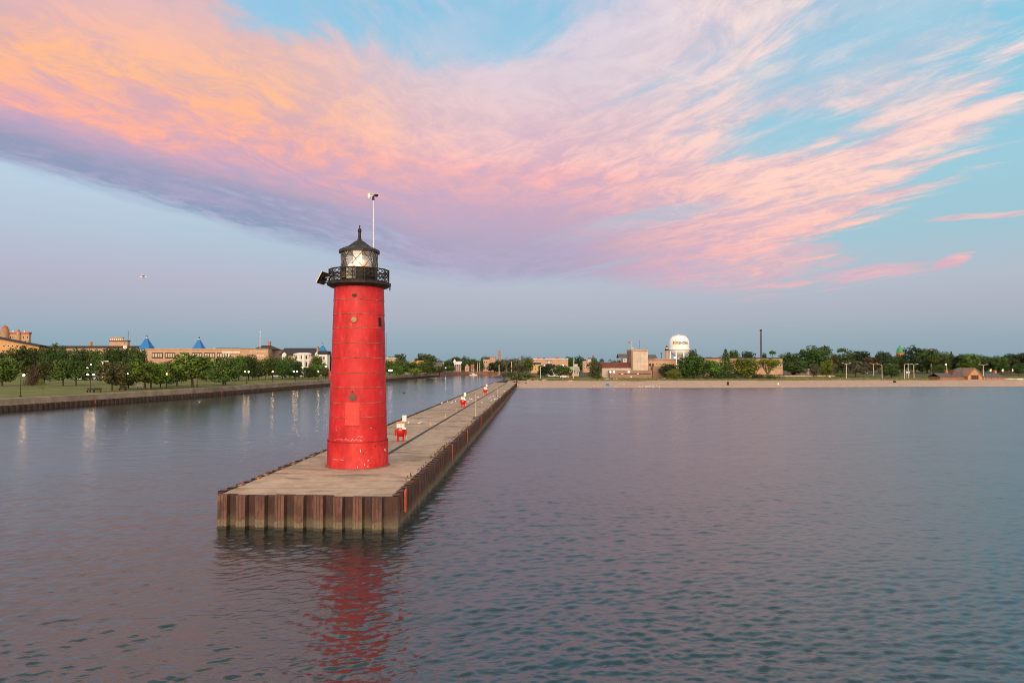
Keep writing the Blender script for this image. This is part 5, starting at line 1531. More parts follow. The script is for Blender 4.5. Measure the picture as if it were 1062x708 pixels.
# --- middle, across the channel
B = Bld('flat_tan_building', 'flat roofed tan building just right of the lighthouse across the channel', 'building', 405, 640)
w = B.box('wall', 396, 410.3, 371.6, None, M_TAN, 0, 14); B.box('parapet', 395.7, 410.6, 371.0, 371.6, M_LITE, -.3, 15); B.windows(w, rng_(397, 410, 5), 373.2, 375, 1.4)
B = Bld('lattice_mast', 'tall thin dark mast rising right beside the lighthouse', 'mast', 400.4, 640)
MB().tube((0, 0, 0), (0, 0, B.lz(345)), .30, .16, 6).build('pole', mat('mast_steel', (.07, .10, .09), .6, .2, 1), B.t)
for k, py in enumerate((352, 356, 361)): MB().tube((-.8, 0, B.lz(py)), (.8, 0, B.lz(py)), .12, .12, 5).build('crossarm', MATS['mast_steel'], B.t)
def house(px0, px1, eave, ridge, Y, wm, rm, label, axis='x', depth=8, cat='house', wins=2):
    B = Bld('house', label, cat, (px0 + px1) / 2, Y)
    if axis == 'y': w = B.gwall(px0, px1, eave, ridge, None, wm, 0, depth)
    else:
        w = B.box('wall', px0, px1, eave, None, wm, 0, depth)
    B.gable('roof', px0, px1, eave, ridge, rm, 0, depth, .35, axis)
    if wins: B.windows(w, rng_(px0 + .4, px1 - .4, wins), eave + .9, eave + 2.6, min(1.6, (px1 - px0) / wins * .5))
    return B
house(425.5, 429.3, 375.2, 373.2, 560, M_PINKB, M_PINKB, 'small pink gabled house among the trees across the channel', 'y', 8, wins=1)
house(432, 438.5, 375.2, 373.8, 580, M_WHITEB, bm('orange_tile', (.55, .22, .05)), 'white house with an orange roof among the trees across the channel')
house(437.6, 441, 377, 375.8, 560, M_WHITEB, M_LITE, 'little white shed right below the orange roofed house', wins=1)
house(449.5, 458, 380.5, 375.8, 580, M_PINKB, M_GROOF, 'house with a steep grey roof across the channel', 'x', 10)
house(455.3, 461, 380, 376.2, 620, M_TAN, M_TAN, 'tan flat topped house behind the steep grey roof', 'x', 8)
B = Bld('white_pavilion', 'white pavilion with a pointed white roof and pink columns at the end of the channel', 'pavilion', 474, 610)
B.box('wall', 471.5, 478, 379, None, M_PINKB, 4, 6)
rf = B.gable('roof', 470.6, 478.4, 376.6, 374.6, M_WHITEB, 0, 10, .2, 'x')
MB().add([(B.lx(469.8), -.3, B.lz(375.2)), (B.lx(473.5), -.3, B.lz(376.4)), (B.lx(471.5), -.3, B.lz(372.2)), (B.lx(469.8), 4, B.lz(375.2)), (B.lx(473.5), 4, B.lz(376.4)), (B.lx(471.5), 4, B.lz(372.2))],
         [(0, 1, 2), (5, 4, 3), (0, 3, 4, 1), (1, 4, 5, 2), (2, 5, 3, 0)]).build('roof_peak', M_WHITEB, rf)
for px in (471.3, 473.4, 475.6, 477.6): B.box('column', px - .3, px + .3, 376.7, None, M_PINKB, 0, .6)
B.box('frieze', 470.9, 478.1, 376.4, 378, M_WHITEB, -.1, .5)
for px, top, c, lab in ((472.3, 379.5, M_BLUE, 'left blue post'), (476.6, 380, M_BLUE, 'right blue post'), (495.2, 377, M_ORANGE, 'orange topped post'), (497.6, 378, M_LITE, 'pale post')):
    t = thing('harbour_post', lab + ' standing on the end wall of the channel', 'post', (bx(px, 604), 604, 2.4))
    MB().lathe([(.22, 0), (.2, bz(top, 604) - 2.4)], 8).build('post', M_LITE if c == M_ORANGE else c, t)
    MB().lathe([(.3, bz(top, 604) - 2.45), (.3, bz(top - 1.4, 604) - 2.4), (.1, bz(top - 1.8, 604) - 2.4)], 8).build('cap', c, t)
house(482.2, 486.4, 381, 377.6, 640, M_PINKB, M_PINKB, 'pinkish gabled house left of the sailboat mast', 'y', 8)
house(488.4, 492, 381, 378, 650, M_PINKB, M_TERRA, 'pinkish house directly behind the sailboat mast', 'x', 8, wins=1)
B = Bld('tan_block', 'boxy tan brick building with stepped roof left of the brick chimney', 'building', 507, 640)
w = B.box('wall', 501.2, 508.3, 372.4, None, M_TAN, 0, 12); w2 = B.box('taller_wing', 508, 513.6, 370.6, None, M_TAN, .6, 12); B.box('parapet', 507.7, 513.9, 370.1, 370.7, M_TERRA, .4, 12.4)
B.windows(w, (502.6, 504.9), 374.4, 376.6, 1.6, m=M_FRAME); B.windows(w2, (509.8, 512), 372, 373.4, 1.2, .6); B.windows(w, (503, 506), 379.4, 382, 1.6)
B.box('doorway', 506.8, 508.4, 380, 384, M_FRAME, -.1, .2)
B = Bld('brick_chimney', 'tall plain orange brick chimney near the end of the channel', 'chimney', 518, 680)
B.cyl('stack', 518, 1, [(1.25, 400), (1.0, 364.6), (1.15, 364.5), (1.15, 363.7)], M_CHIM, 0, None, 12)
for px, top, base, lab in ((530.6, 375, 386, 'pale thin post by the bare trees at the pier end'), (517.6, 378, 387, 'pale thin post below the brick chimney')):
    t = thing('thin_post', lab, 'post', (bx(px, 430), 430, gz(bx(px, 430), 430)))
    MB().lathe([(.2, 0), (.16, bz(top, 430) - t.location.z), (.05, bz(top, 430) - t.location.z + .1)], 8).build('post', M_LITE, t)
# sailboat moored at the end of the channel
Y = 560
t = thing('sailboat', 'white sailboat with a bare mast moored at the far end of the channel', 'sailboat', (bx(491, Y), Y, 0), R(6))
hb = MB(); L = 3.1
for x, hw, zk, zt_ in ((-L, .55, .15, .95), (-1.5, .95, -.2, .9), (0, 1.05, -.3, .92), (1.6, .75, -.2, 1.05), (L, .05, .55, 1.25)):
    hb.v += [(x, -hw, zt_), (x, -hw * .75, .25), (x, 0, zk - .2), (x, hw * .75, .25), (x, hw, zt_)]
for j in range(4):
    for k in range(4): hb.f.append((j * 5 + k, j * 5 + k + 1, j * 5 + 6 + k, j * 5 + 5 + k))
    hb.f.append((j * 5 + 4, j * 5, j * 5 + 5, j * 5 + 9))
hb.f.append((0, 1, 2, 3, 4))
hb.build('hull', M_WHITEB, t)
MB().bevbox(-1.0, 1.1, -.6, .6, .9, 1.5, .15).build('cabin', M_WHITEB, t)
MB().tube((.3, 0, .95), (.3, 0, bz(376, Y)), .09, .06, 8).build('mast', M_LITE, t)
MB().tube((.25, 0, 2.0), (-2.4, 0, 2.1), .08, .07, 8).build('boom', M_LITE, t)

# --- right of the pier
B = Bld('three_storey_building', 'long tan three storey building with banded windows and a yellow lower wing', 'building', 570, 560)
w = B.box('wall', 549.2, 589.2, 372.7, None, M_BEIGE, 0, 16); B.box('parapet', 549, 589.4, 372.0, 372.7, M_LITE, -.3, 16.6)
B.windows(w, rng_(550.5, 565.5, 9), 374.0, 375.2, 1.1, m=M_TERRA); B.windows(w, rng_(573, 588.3, 9), 374.0, 375.2, 1.1, m=M_TERRA)
e_ = B.box('entrance_bay', 566.3, 572.4, 373.6, None, M_FRAME, -.5, .6); B.windows(e_, rng_(566.5, 572.2, 4), 374.2, 377, 1.0, -.5, M_LITE)
w2 = B.box('yellow_wing', 550.8, 561.5, 377.4, None, M_YELB, -7, 6); B.gable('wing_roof', 552.5, 560.8, 377.4, 376, M_NAVY, -7, 6, .2, 'x')
B.windows(w2, (552.6, 555.4, 558.2), 379.2, 380.6, 1.4, -7); B.windows(w2, (552.6, 555.4, 558.2), 382, 383.6, 1.4, -7)
for a, b_ in ((557, 560.5), (568.8, 571), (576, 579.8)): B.box('roof_unit', a, b_, 370.2, 372.2, M_TERRA if a != 568.8 else M_CHIM, 5, 3)
B.box('roof_unit', 563, 565.5, 371, 372.2, M_FRAME, 5, 3)
B = Bld('white_gabled_house', 'white gabled house with grey roof and dark porch above the beach', 'house', 571, 395)
B.gwall(568.6, 576, 385.6, 381.6, None, M_WHITEB, 0, 7); B.gable('roof', 568.6, 576, 385.6, 381.6, M_GROOF, 0, 7, .25, 'y')
w = B.box('wing', 575.8, 582, 384.6, None, M_WHITEB, 1, 6); B.gable('wing_roof', 575, 582.4, 384.6, 380.8, M_GROOF, 1, 6, .25, 'x'); B.box('porch', 570, 574, 387, 389.2, M_FRAME, -.15, .3); B.windows(B.t, (571.2, 573.6), 384.4, 386, 1.0)
B = Bld('pale_house', 'pale green roofed house right of the dense rounded tree above the beach', 'house', 594, 400)
B.box('wall', 588.2, 600.5, 384.4, None, M_PALE, 0, 8); B.gable('roof', 588, 600.8, 384.6, 380.2, bm('pale_green_roof', (.30, .30, .25)), 0, 8, .3, 'x'); B.box('porch', 590, 593.4, 386.4, 389.4, M_FRAME, -.15, .3); B.windows(B.t, (596.2, 598.6), 385.8, 387.6, 1.3)
B.box('lean_to', 600, 609, 386.2, None, M_GROOF, 2, 6)
B.box('far_gable', 595.5, 599, 377.4, 381.5, M_PALE, 14, 4)
B = Bld('blue_topped_block', 'tan block of flats with a dark blue roof box', 'building', 609.6, 520)
w = B.box('wall', 605, 613.6, 374.2, None, M_BEIGE, 0, 10); w2 = B.box('stair_tower', 609.4, 613.4, 372.2, None, M_PALE, -.6, 6); B.box('roof_box', 610, 612.8, 371.1, 372.2, M_NAVY, 0, 3)
for z in (375.4, 378, 380.6): B.windows(w, (606.2, 608.2), z, z + 1.3, 1.0); B.windows(w2, (611.4,), z, z + 1.2, 1.1, -.6)

B = Bld('red_roofed_hall', 'beige hall with wide dark red roof and tall pale block by the beach', 'building', 648, 352)
w = B.box('wall', 624, 656.6, 381.2, None, M_PALE, 0, 16)
mb = MB(); x0, x1 = B.lx(622.8), B.lx(655.3); zb, zt_ = B.lz(381.2), B.lz(375.6, 4)
mb.add([(x0, -.5, zb), (x1, -.5, zb), (x1, 4, zt_), (x0, 4, zt_), (x0, 16, zt_), (x1, 16, zt_), (x0, 16, zb), (x1, 16, zb)], [(0, 1, 2, 3), (3, 2, 5, 4), (4, 5, 7, 6), (0, 3, 4, 6), (1, 7, 5, 2)])
mb.build('roof', M_RROOF, B.t)
tb = B.box('tall_block', 655.6, 671.9, 363.6, None, M_PALE, -.8, 14)
B.box('block_parapet', 654.9, 672.1, 362.2, 363.6, M_BEIGE, -1.2, 15)
B.box('block_side_slab', 654.8, 656.4, 363.6, None, M_BROWNB, -1.1, 14)
mb = MB()
for py in (367.5, 371.5, 375.5, 379.5): mb.box(B.lx(656.6), B.lx(671.6), -.83, -.79, B.lz(py) - .03, B.lz(py) + .03)
for px in (660.3, 664, 667.8): mb.box(B.lx(px) - .03, B.lx(px) + .03, -.828, -.79, B.lz(383), B.lz(364.2))
mb.build('panel_joints', M_BEIGE, tb)
lw = B.box('low_front', 632.2, 676.4, 383.8, None, M_BROWNB, -4.5, 5)
B.box('window_slot', 641, 674.8, 387, 387.8, M_FRAME, -4.58, .1, lw); B.box('pale_sill', 644.2, 646.4, 386.9, 388, M_LITE, -4.66, .12, lw); B.box('pale_sill', 660.5, 662.4, 386.9, 388, M_LITE, -4.66, .12, lw); B.box('base_vent', 653.6, 655.4, 390, 391.2, M_LITE, -4.66, .12, lw)  # sills are plain pale trim blocks
M_LIT = mat('violet_white_lamp', (.9, .85, .95), .4, 0, 1, emit=((1.0, .86, 1.0), 5.0))
for px in (632.9, 636.8, 652.0): B.box('wall_lamp', px - .7, px + .7, 384.9, 386.2, M_LIT, -4.8, .3, lw)
lb = B.box('long_wing', 671.6, 701, 373, None, M_TAN, 1.5, 18); B.box('long_wing_parapet', 671.2, 701.4, 372.2, 373, M_BEIGE, 1.1, 19)
B.windows(lb, (674, 677), 377, 379.6, 2.2, 1.5, M_FRAME, M_FRAME); B.windows(lb, (680.5, 684.5, 687.6, 690.6, 698), 376.4, 378.2, 1.6, 1.5, M_WIN)
B.box('end_wing', 677, 693, 379.6, None, M_BROWNB, -3, 6)
B.cyl('flagpole', 654.6, .2, [(.25, 363), (.15, 353.6)], M_LITE, 3, None, 6); MB().box(B.lx(653), B.lx(654.4), 2.9, 3.0, B.lz(356.2), B.lz(353.8)).build('red_flag', bm('flag_red', (.55, .05, .05)), B.t)
B.box('whip_antenna', 663.3, 663.5, 352.4, 362.4, M_FRAME, 4, .12); B.box('roof_lamp', 656, 657, 360.4, 361.6, M_LITE, 2, .5); B.box('corner_post', 671, 671.5, 360.4, 362.4, M_TERRA, 2, .4)
for px in (686.0,):
    B.box('vent_stack', px - .2, px + .2, 366.6, 372.4, M_FRAME, 5, .25); B.box('stack_cap', px - .7, px + .7, 365.8, 367, M_FRAME, 4.9, .6)
B = Bld('grey_roof_house', 'house with a broad dark roof behind the red roofed hall', 'house', 646, 560)
w = B.box('wall', 646, 655, 371.8, None, M_PALE, 0, 10); B.gable('roof', 642, 658, 370.6, 366.8, M_GROOF, 0, 12, .4, 'x'); B.windows(w, (648, 651), 372.4, 374.2, 1.6, m=M_BLUE)
B = Bld('dark_gable_house', 'dark roofed house showing right of the tall pale block', 'house', 675, 560)
B.box('wall', 671, 679, 371.5, None, M_GROOF, 0, 10); B.gable('roof', 668, 681, 371.2, 367.6, M_GROOF, 0, 12, .4, 'x')
B = Bld('small_lighthouse', 'small old tan lighthouse with black and white top left of the water tower', 'lighthouse', 691.6, 620)
B.cyl('tower', 691.6, 2, [(2.3, 400), (1.85, 363.4)], M_TAN, 0, None, 20)
B.cyl('gallery', 691.6, 2, [(1.6, 363.4), (2.0, 362.8), (2.0, 361.6), (1.5, 361.6)], M_BLACK, 0, None, 16)
B.cyl('lantern', 691.6, 1.4, [(1.35, 361.6), (1.35, 360)], M_WHITEB, 0, None, 12); B.cyl('dome', 691.6, 1.4, [(1.6, 360.1), (1.0, 359.2), (.3, 358.6), (.15, 358)], M_BLACK, 0, None, 12)

# --- the water tower
B = Bld('water_tower', 'big white domed water tower on white legs with city lettering', 'water tower', 704.4, 640)
k = 640 / F
cx_, zb_ = 0.0, B.lz
tank = MB().lathe([(1.0 * k, zb_(370.6)), (4.0 * k, zb_(369.2)), (7.6 * k, zb_(367.2)), (10.0 * k, zb_(364.2)), (10.35 * k, zb_(361.8)), (10.35 * k, zb_(356.4)), (9.9 * k, zb_(353.2)), (8.8 * k, zb_(350.8)), (6.6 * k, zb_(348.8)), (3.6 * k, zb_(347.6)), (.01, zb_(347.2))], 48).build('tank', M_TANK, B.t, True)
MB().lathe([(10.3 * k, zb_(362.6)), (11.1 * k, zb_(362.6)), (11.1 * k, zb_(361.6)), (10.3 * k, zb_(361.6))], 48, cap0=False, cap1=False).build('walkway', M_TANK, tank)
for i in range(8):
    a = 2 * math.pi * (i + .3) / 8
    d = Vector((math.cos(a), math.sin(a), 0))
    MB().tube(d * 10.1 * k + Vector((0, 0, -1)), d * 9.9 * k + Vector((0, 0, zb_(363.6))), .62, .55, 10).build('leg', M_TANK, B.t)
MB().tube((0, 0, -1), (0, 0, zb_(369.8)), 2.3 * k, 2.3 * k, 20).build('riser', mat('riser_cream', (.55, .50, .42), .6, .1, 1), B.t, True)
mb = MB()
for i in range(26):
    a = 2 * math.pi * i / 26; d = Vector((math.cos(a), math.sin(a), 0))
    mb.tube(d * 7.0 * k + Vector((0, 0, zb_(349.4))), d * 7.0 * k + Vector((0, 0, zb_(347.9))), .05, .05, 5)
mb.lathe([(6.95 * k, zb_(348.0)), (7.05 * k, zb_(348.0)), (7.05 * k, zb_(347.8)), (6.95 * k, zb_(347.8))], 40, cap0=False, cap1=False)
mb.build('top_railing', M_LITE, tank)
MB().lathe([(.7 * k, zb_(347.5)), (.7 * k, zb_(346.3))], 10, (-.9 * k, 0)).build('roof_light', M_YELB, tank)
def letter_mesh(text, size):
    c = bpy.data.curves.new('lettering', 'FONT'); c.body = text; c.size = size; c.align_x = 'CENTER'; c.extrude = 0.02; c.offset = size * .012
    o = bpy.data.objects.new('lettering', c); COL.objects.link(o)
    dg = bpy.context.evaluated_depsgraph_get(); me = bpy.data.meshes.new_from_object(o.evaluated_get(dg))
    bpy.data.objects.remove(o)
    return me
M_INK = mat('navy_lettering', (0.035, 0.03, 0.09), .5, .1, 2)
def on_tank(me, ax, z, r):
    for v_ in me.vertices:
        a = -math.pi / 2 + (ax + v_.co.x) / r
        rr = r + .06 + v_.co.z
        v_.co = Vector((math.cos(a) * rr, math.sin(a) * rr, z + v_.co.y))
    return me
rt = 10.36 * k
for txt, size, px, py in (('KENOSHA', 3.7, 706.3, 357.3),):
    me = letter_mesh(txt, size)
    xs_ = [v_.co.x for v_ in me.vertices]; ys_ = [v_.co.y for v_ in me.vertices]; kx = 11.6 * k / (max(xs_) - min(xs_)); ky = 2.9 * k / (max(ys_) - min(ys_)); xm_ = (max(xs_) + min(xs_)) / 2; ym_ = min(ys_)
    for v_ in me.vertices: v_.co.x = (v_.co.x - xm_) * kx; v_.co.y = (v_.co.y - ym_) * ky
    on_tank(me, (px - 704.4) * k, zb_(py), rt if txt == 'KENOSHA' else rt - .05)
    me.materials.clear(); me.materials.append(M_INK)
    if txt == 'KENOSHA': link('lettering', me, tank)
mb = MB()                                     # orange sun emblem with a pale middle and a blue wave mark beside it
me = bpy.data.meshes.new('emblem'); e_ = MB()
def disc(mb, cx0, cy0, pts, zz): 
    n = len(pts); mb.add([(cx0 + x, cy0 + y, zz) for x, y in pts], [tuple(range(n))])
disc(e_, 0, 0, [(math.cos(q) * (1.75 if i % 2 == 0 else 1.45), math.sin(q) * (1.75 if i % 2 == 0 else 1.45)) for i, q in enumerate([2 * math.pi * j / 24 for j in range(24)])], .0)
m1_ = on_tank(e_.mesh('emblem', mat('emblem_orange', (.80, .33, .03), .5, .1, 1)), (698.6 - 704.4) * k, zb_(355.6), rt); em = link('emblem', m1_, tank)
e_ = MB(); disc(e_, 0, 0, [(math.cos(2 * math.pi * j / 16) * .7, math.sin(2 * math.pi * j / 16) * .7) for j in range(16)], .05)
link('emblem_centre', on_tank(e_.mesh('emblem_centre', bm('emblem_yellow', (.80, .55, .12))), (698.6 - 704.4) * k, zb_(355.6), rt), em)
e_ = MB(); disc(e_, 0, 0, [(-.5, -1.5), (.35, -1.5), (.55, 1.5), (-.2, 1.5)], .0)
link('blue_mark', on_tank(e_.mesh('blue_mark', M_NAVY), (695.7 - 704.4) * k, zb_(355.6), rt), tank)
bpy.data.meshes.new('spare')
lm = MB(); lm.ball((-6.9 * k, -9.2 * k, zb_(370.8)), .7, .7, .7, 10, 6); lm.build('flood_lamp', M_LIT, B.t)

B = Bld('long_brick_building', 'long flat tan brick building with dark horizontal bands behind trees, under the dark mast', 'building', 770, 385)
w = B.box('wall', 730, 811.4, 371.8, None, M_TAN, 0, 24); B.box('parapet', 729.6, 811.8, 370.8, 371.8, M_FRAME, -.3, 24.6)
for py in (375.6, 381.6, 388.4): B.box('dark_band', 738, 811, py, py + .55, M_FRAME, -.06, .1, w)
B.windows(w, rng_(733, 750, 5), 377, 380, 2.2); B.windows(w, (805, 809.4), 377.4, 380, 1.9)
B = Bld('dark_mast', 'tall dark communications mast behind the long brick building', 'mast', 789.3, 470)
r0 = .62
for sx_ in (-.42, .42):
    for sy_ in (-.42, .42): MB().tube((sx_, sy_, 0), (sx_ * .7, sy_ * .7, B.lz(342.4)), .12, .09, 6).build('mast_leg', M_FRAME, B.t)
mb = MB()
for q in range(24):
    z0, z1 = B.lz(392 - q * 2), B.lz(390 - q * 2)
    mb.tube((-.45, -.45, z0), (.45, -.45, z1), .07, .07, 5); mb.tube((.45, -.45, z1), (.45, .45, z0), .07, .07, 5); mb.tube((.45, .45, z0), (-.45, .45, z1), .07, .07, 5); mb.tube((-.45, .45, z1), (-.45, -.45, z0), .07, .07, 5)
mb.build('bracing', M_FRAME, B.t)
MB().box(-.6, .75, -.5, .5, B.lz(343.4), B.lz(341.6)).build('mast_head', M_FRAME, B.t)

# parking area and low wall right of the brick building
B = Bld('low_brick_wall', 'low tan brick wall in front of the parking area right of the long brick building', 'wall', 838, 378)
B.box('wall', 811.9, 866, 389.6, None, M_TAN, 0, .6); B.box('coping', 811.7, 866.2, 389.1, 389.6, M_LITE, -.1, .8)
house(812, 826, 387.6, 384.6, 420, M_BROWNB, M_GROOF, 'low house with grey roof and white gable by the parking area', 'x', 8)
house(826, 834, 389, 384.6, 405, M_PINKB, bm('mauve_roof', (.22, .16, .19)), 'house with a pale mauve roof right of the white gable', 'x', 8, wins=1)
house(840, 843.6, 388.8, 385.6, 410, M_WHITEB, bm('pink_roof', (.45, .30, .30)), 'tiny pale gabled shed right of the orange flag', 'y', 6, wins=0)
house(891.6, 899.4, 385.2, 383.0, 430, M_WHITEB, M_WHITEB, 'small house with a white roof among the trees behind the lamps', 'x', 6)
B = Bld('orange_flag', 'small orange red flag on a pole in the parking area', 'flag', 838.4, 400)
B.cyl('pole', 838, .1, [(.12, 395), (.10, 382)], M_LITE, 0, None, 6); B.box('cloth', 838.1, 839.6, 382.2, 383.8, M_ORANGE, -.05, .06)

B = Bld('domed_church', 'distant orange brick church tower with a green copper dome', 'church', 933.4, 780)
B.cyl('drum', 933.4, 3, [(3.3, 400), (3.3, 366.2), (3.6, 366), (3.6, 365.4)], M_CHIM, 0, None, 12, False)
B.cyl('dome', 933.4, 3, [(3.2, 365.4), (3.15, 363.6), (2.7, 361.8), (1.7, 360.3), (.7, 359.6), (.6, 358.6), (.2, 357.6)], M_GREEND, 0, None, 16)
for i in range(5):
    a = math.pi + math.pi * (i + .5) / 5; r = 3.32 / F * 780
    MB().box(-.45, .45, -.06, .1, B.lz(371), B.lz(367.6), Matrix.Translation((B.lx(933.4) + math.cos(a) * r, math.sin(a) * r, 0)) @ Matrix.Rotation(a + math.pi / 2, 4, 'Z')).build('window', M_WIN, B.t)
for s_ in (-1, 1): B.cyl('pinnacle', 933.4 + s_ * 2.9, .4, [(.45, 366), (.4, 364), (.1, 363)], M_GREEND, -2, None, 8)

# --- the bath house on the beach
B = Bld('bath_house', 'brick bath house with a steep front gable and grey roofs by the beach', 'building', 1006, 330)
w = B.box('wall', 974.6, 1004, 390.4, None, M_REDBR, 0, 9)
B.gable('wing_roof', 974.2, 1004, 390.5, 386.8, M_GROOF, 0, 9, .35, 'x')
w2 = B.box('wall', 1018, 1039.4, 390.6, None, M_REDBR, 0, 9); B.gable('wing_roof', 1018, 1039.6, 390.7, 387.0, M_GROOF, 0, 9, .35, 'x')
mb = MB(); x = [B.lx(987.5, 3), B.lx(993, 7), B.lx(1012, 7), B.lx(1018.5, 3)]
mb.add([(x[0], 2.5, B.lz(389, 2)), (x[3], 2.5, B.lz(389, 2)), (x[2], 7.5, B.lz(381.3, 7)), (x[1], 7.5, B.lz(381.3, 7)), (x[0], 13, B.lz(389, 2)), (x[3], 13, B.lz(389, 2))], [(0, 1, 2, 3), (1, 5, 2), (5, 4, 3, 2), (4, 0, 3), (1, 0, 4, 5)])
mb.build('main_roof', M_GROOF, B.t)
B.gwall(986.8, 993.2, 388.4, 383.2, 391, bm('dull_brick', (.16, .07, .05)), 2, 3, 'small_gable')
g = B.gwall(1003.2, 1017.8, 390.6, 382.2, None, bm('gable_brick', (.44, .225, .10), scale=1.4), -2.0, 6, 'front_gable')
B.gable('gable_roof', 1003.2, 1017.8, 390.6, 382.2, bm('gable_roof_tan', (.30, .17, .10)), -2.0, 7, .3, 'y', None, .28)
B.windows(g, (1007.6, 1009.5, 1011.4, 1013.3), 389.6, 393.2, 1.6, -2.0, M_WIN, M_FRAME); B.windows(g, (1010.3,), 385.8, 387.4, 1.2, -2.0)
B.box('door_lintel', 1006.2, 1014.8, 388.9, 389.6, M_FRAME, -2.1, .15, g)
B.windows(w, (978, 981, 984.4, 990, 993, 996.4, 1000), 391, 393.2, 1.7, 0, M_CHIM, M_REDBR); B.windows(w2, (1021, 1024.2, 1027.6, 1031, 1035), 391.2, 393.2, 1.6, 0, M_WIN)
B.box('chimney', 980.6, 982.6, 383.6, 388, M_CHIM, 5, 1); B.box('chimney', 1031, 1033.2, 383.8, 388.5, M_CHIM, 5, 1)
B.box('side_wall', 1040, 1062, 392.2, None, M_LITE, 3, .4)

# lamps, flags and other tall things along the beach road
M_LPOLE = mat('pale_concrete_pole', (.52, .47, .36), .6, .1, 1)
G_L = 'tall street lamps along the beach'
def street_lamp(px, base, top, arms, label, Y=None):
    Y = Y or ground_hit(px, base); x = bx(px, Y); z = gz(x, Y); h = bz(top, Y) - z
    t = thing('street_lamp', label, 'street lamp', (x, Y, z), 0, G_L)
    MB().tube((0, 0, 0), (0, 0, h), .19, .13, 8).build('pole', M_LPOLE, t)
    for s_ in arms:
        MB().tube((0, 0, h - .15), (s_ * 1.5, 0, h + .25), .09, .07, 6).build('arm', M_LPOLE, t)
        MB().bevbox(min(s_ * 1.4, s_ * 2.3), max(s_ * 1.4, s_ * 2.3), -.22, .22, h + .16, h + .40, .06).build('lamp_head', M_LPOLE, t)
for px, base, top, arms, lab in ((877.5, 392.6, 377.2, (-1, 1), 'twin armed street lamp right of the bright rounded shrub'), (905.6, 389.5, 377.2, (-1, 1), 'twin armed street lamp in front of the reddish tree'),
        (914.4, 392.3, 378.2, (-1,), 'single armed street lamp with its arm to the left, left of the dense lone tree'), (926.5, 389, 378, (-1,), 'street lamp showing above the dense lone tree'), (937.6, 392.8, 377.6, (1,), 'left post of the close lamp pair on the grass slope'),
        (941.6, 392.4, 377.8, (1,), 'right post of the close lamp pair on the grass slope'), (947.4, 392.6, 378.0, (1,), 'single armed lamp just right of the close lamp pair'), (965.4, 391, 377, (), 'bare pale pole on the grass slope left of the bath house'),
        (1019.3, 393.6, 378.4, (-1, 1), 'twin armed street lamp in front of the bath house'), (560.6, 393, 380, (1,), 'single street lamp at the top of the beach right of the pier'), (594.6, 393, 374, (), 'bare wooden pole beside the pale green roofed house')):
    street_lamp(px, base, top, arms, lab)
t = thing('sign_board', 'white sign board on two posts in the close lamp pair on the slope', 'sign', (bx(941, 372), 372, gz(bx(941, 372), 372)))
z = bz(385, 372) - t.location.z
MB().box(-1.0, 1.0, -.05, .05, z - .9, z).build('board', M_WHITEB, t)
for s_ in (-.8, .8): MB().box(s_ - .06, s_ + .06, .051, .15, 0, z).build('post', M_LPOLE, t)
t = thing('flagpole', 'white flagpole with a pale flag rising beside the bath house chimney', 'flagpole', (bx(981.6, 345), 345, gz(bx(981.6, 345), 345)))
h = bz(376.4, 345) - t.location.z
MB().tube((0, 0, 0), (0, 0, h), .14, .07, 8).build('pole', M_WHITEB, t); MB().box(-.9, -.07, -.02, .03, h - 1.2, h - .3).build('flag', M_WHITEB, t)
M_FLW = mat('white_flag_cloth', (.85, .80, .72), .6, .05, 2)  # plain white cloth colour
for px, a, lab in ((1027.5, 1, 'leftmost small white and orange flag above the bath house right wing'), (1040, 1, 'middle white and orange flag, right of the bath house'), (1049.3, -1, 'rightmost slim white and orange flag on the slope')):
    Y = 345; x = bx(px, Y); z = gz(x, Y); h = bz(382.0, Y) - z
    t = thing('feather_flag', lab, 'flag', (x, Y, z), R(10 * a), 'white and orange flags at the bath house')
    MB().tube((0, 0, 0), (0, 0, h + .1), .05, .03, 6).build('pole', M_FRAME, t)
    MB().prism([(.05, h), (-.75 * a, h - .7), (-.95 * a, h - 1.25), (.05, h - 1.7)] if a > 0 else [(.05, h), (.05, h - 1.7), (.45, h - 1.3), (.55, h - .8)], -.03, .03).build('cloth', M_FLW, t)
    MB().prism([(.06, h - .1), (.06, h - 1.7), (.5, h - 1.3), (.55, h - .6)] if a > 0 else [(.06, h), (.55, h - .9), (.75, h - 1.0), (.4, h - .3)], -.045, -.032).build('orange_stripe', M_SORANGE, t)

# ---------------------------------------------------------------- park lamps
M_GLOBE = mat('lit_globe', (1, .95, .9), .3, 0, 1, emit=((1.0, .58, .22), 32.0))
M_GLOBE2 = mat('lit_cool_globe', (1, .95, 1), .3, 0, 1, emit=((1.0, .78, .62), 14.0))
M_LBLK = mat('black_lamp_post', (.025, .022, .022), .5, .2, 2)
G_P = 'globe lamps along the park promenade'
def park_lamp(px, base, gl_py, arms, label, r=.20, m=None, Y=None, group=G_P):
    Y = Y or ground_hit(px, base); x = bx(px, Y); z = gz(x, Y); h = bz(gl_py, Y) - z
    t = thing('park_lamp', label, 'lamp post', (x, Y, z), 0, group)
    MB().lathe([(.20, 0), (.20, .25), (.10, .45), (.075, .6), (.06, h - .5), (.09, h - .42)], 10).build('post', M_LBLK, t)
    for a in arms:
        ax = a / F * Y
        if a: MB().tube((0, 0, h - .45), (ax, 0, h - .50), .045, .045, 6).build('arm', M_LBLK, t)
        MB().tube((ax, 0, h - .5), (ax, 0, h - r + .03), .06, .09, 8).build('holder', M_LBLK, t)
        mb = MB(); mb.ball((ax, 0, h), r, r, r * 1.05, 14, 9); mb.build('globe', m or M_GLOBE, t, True)
    return t
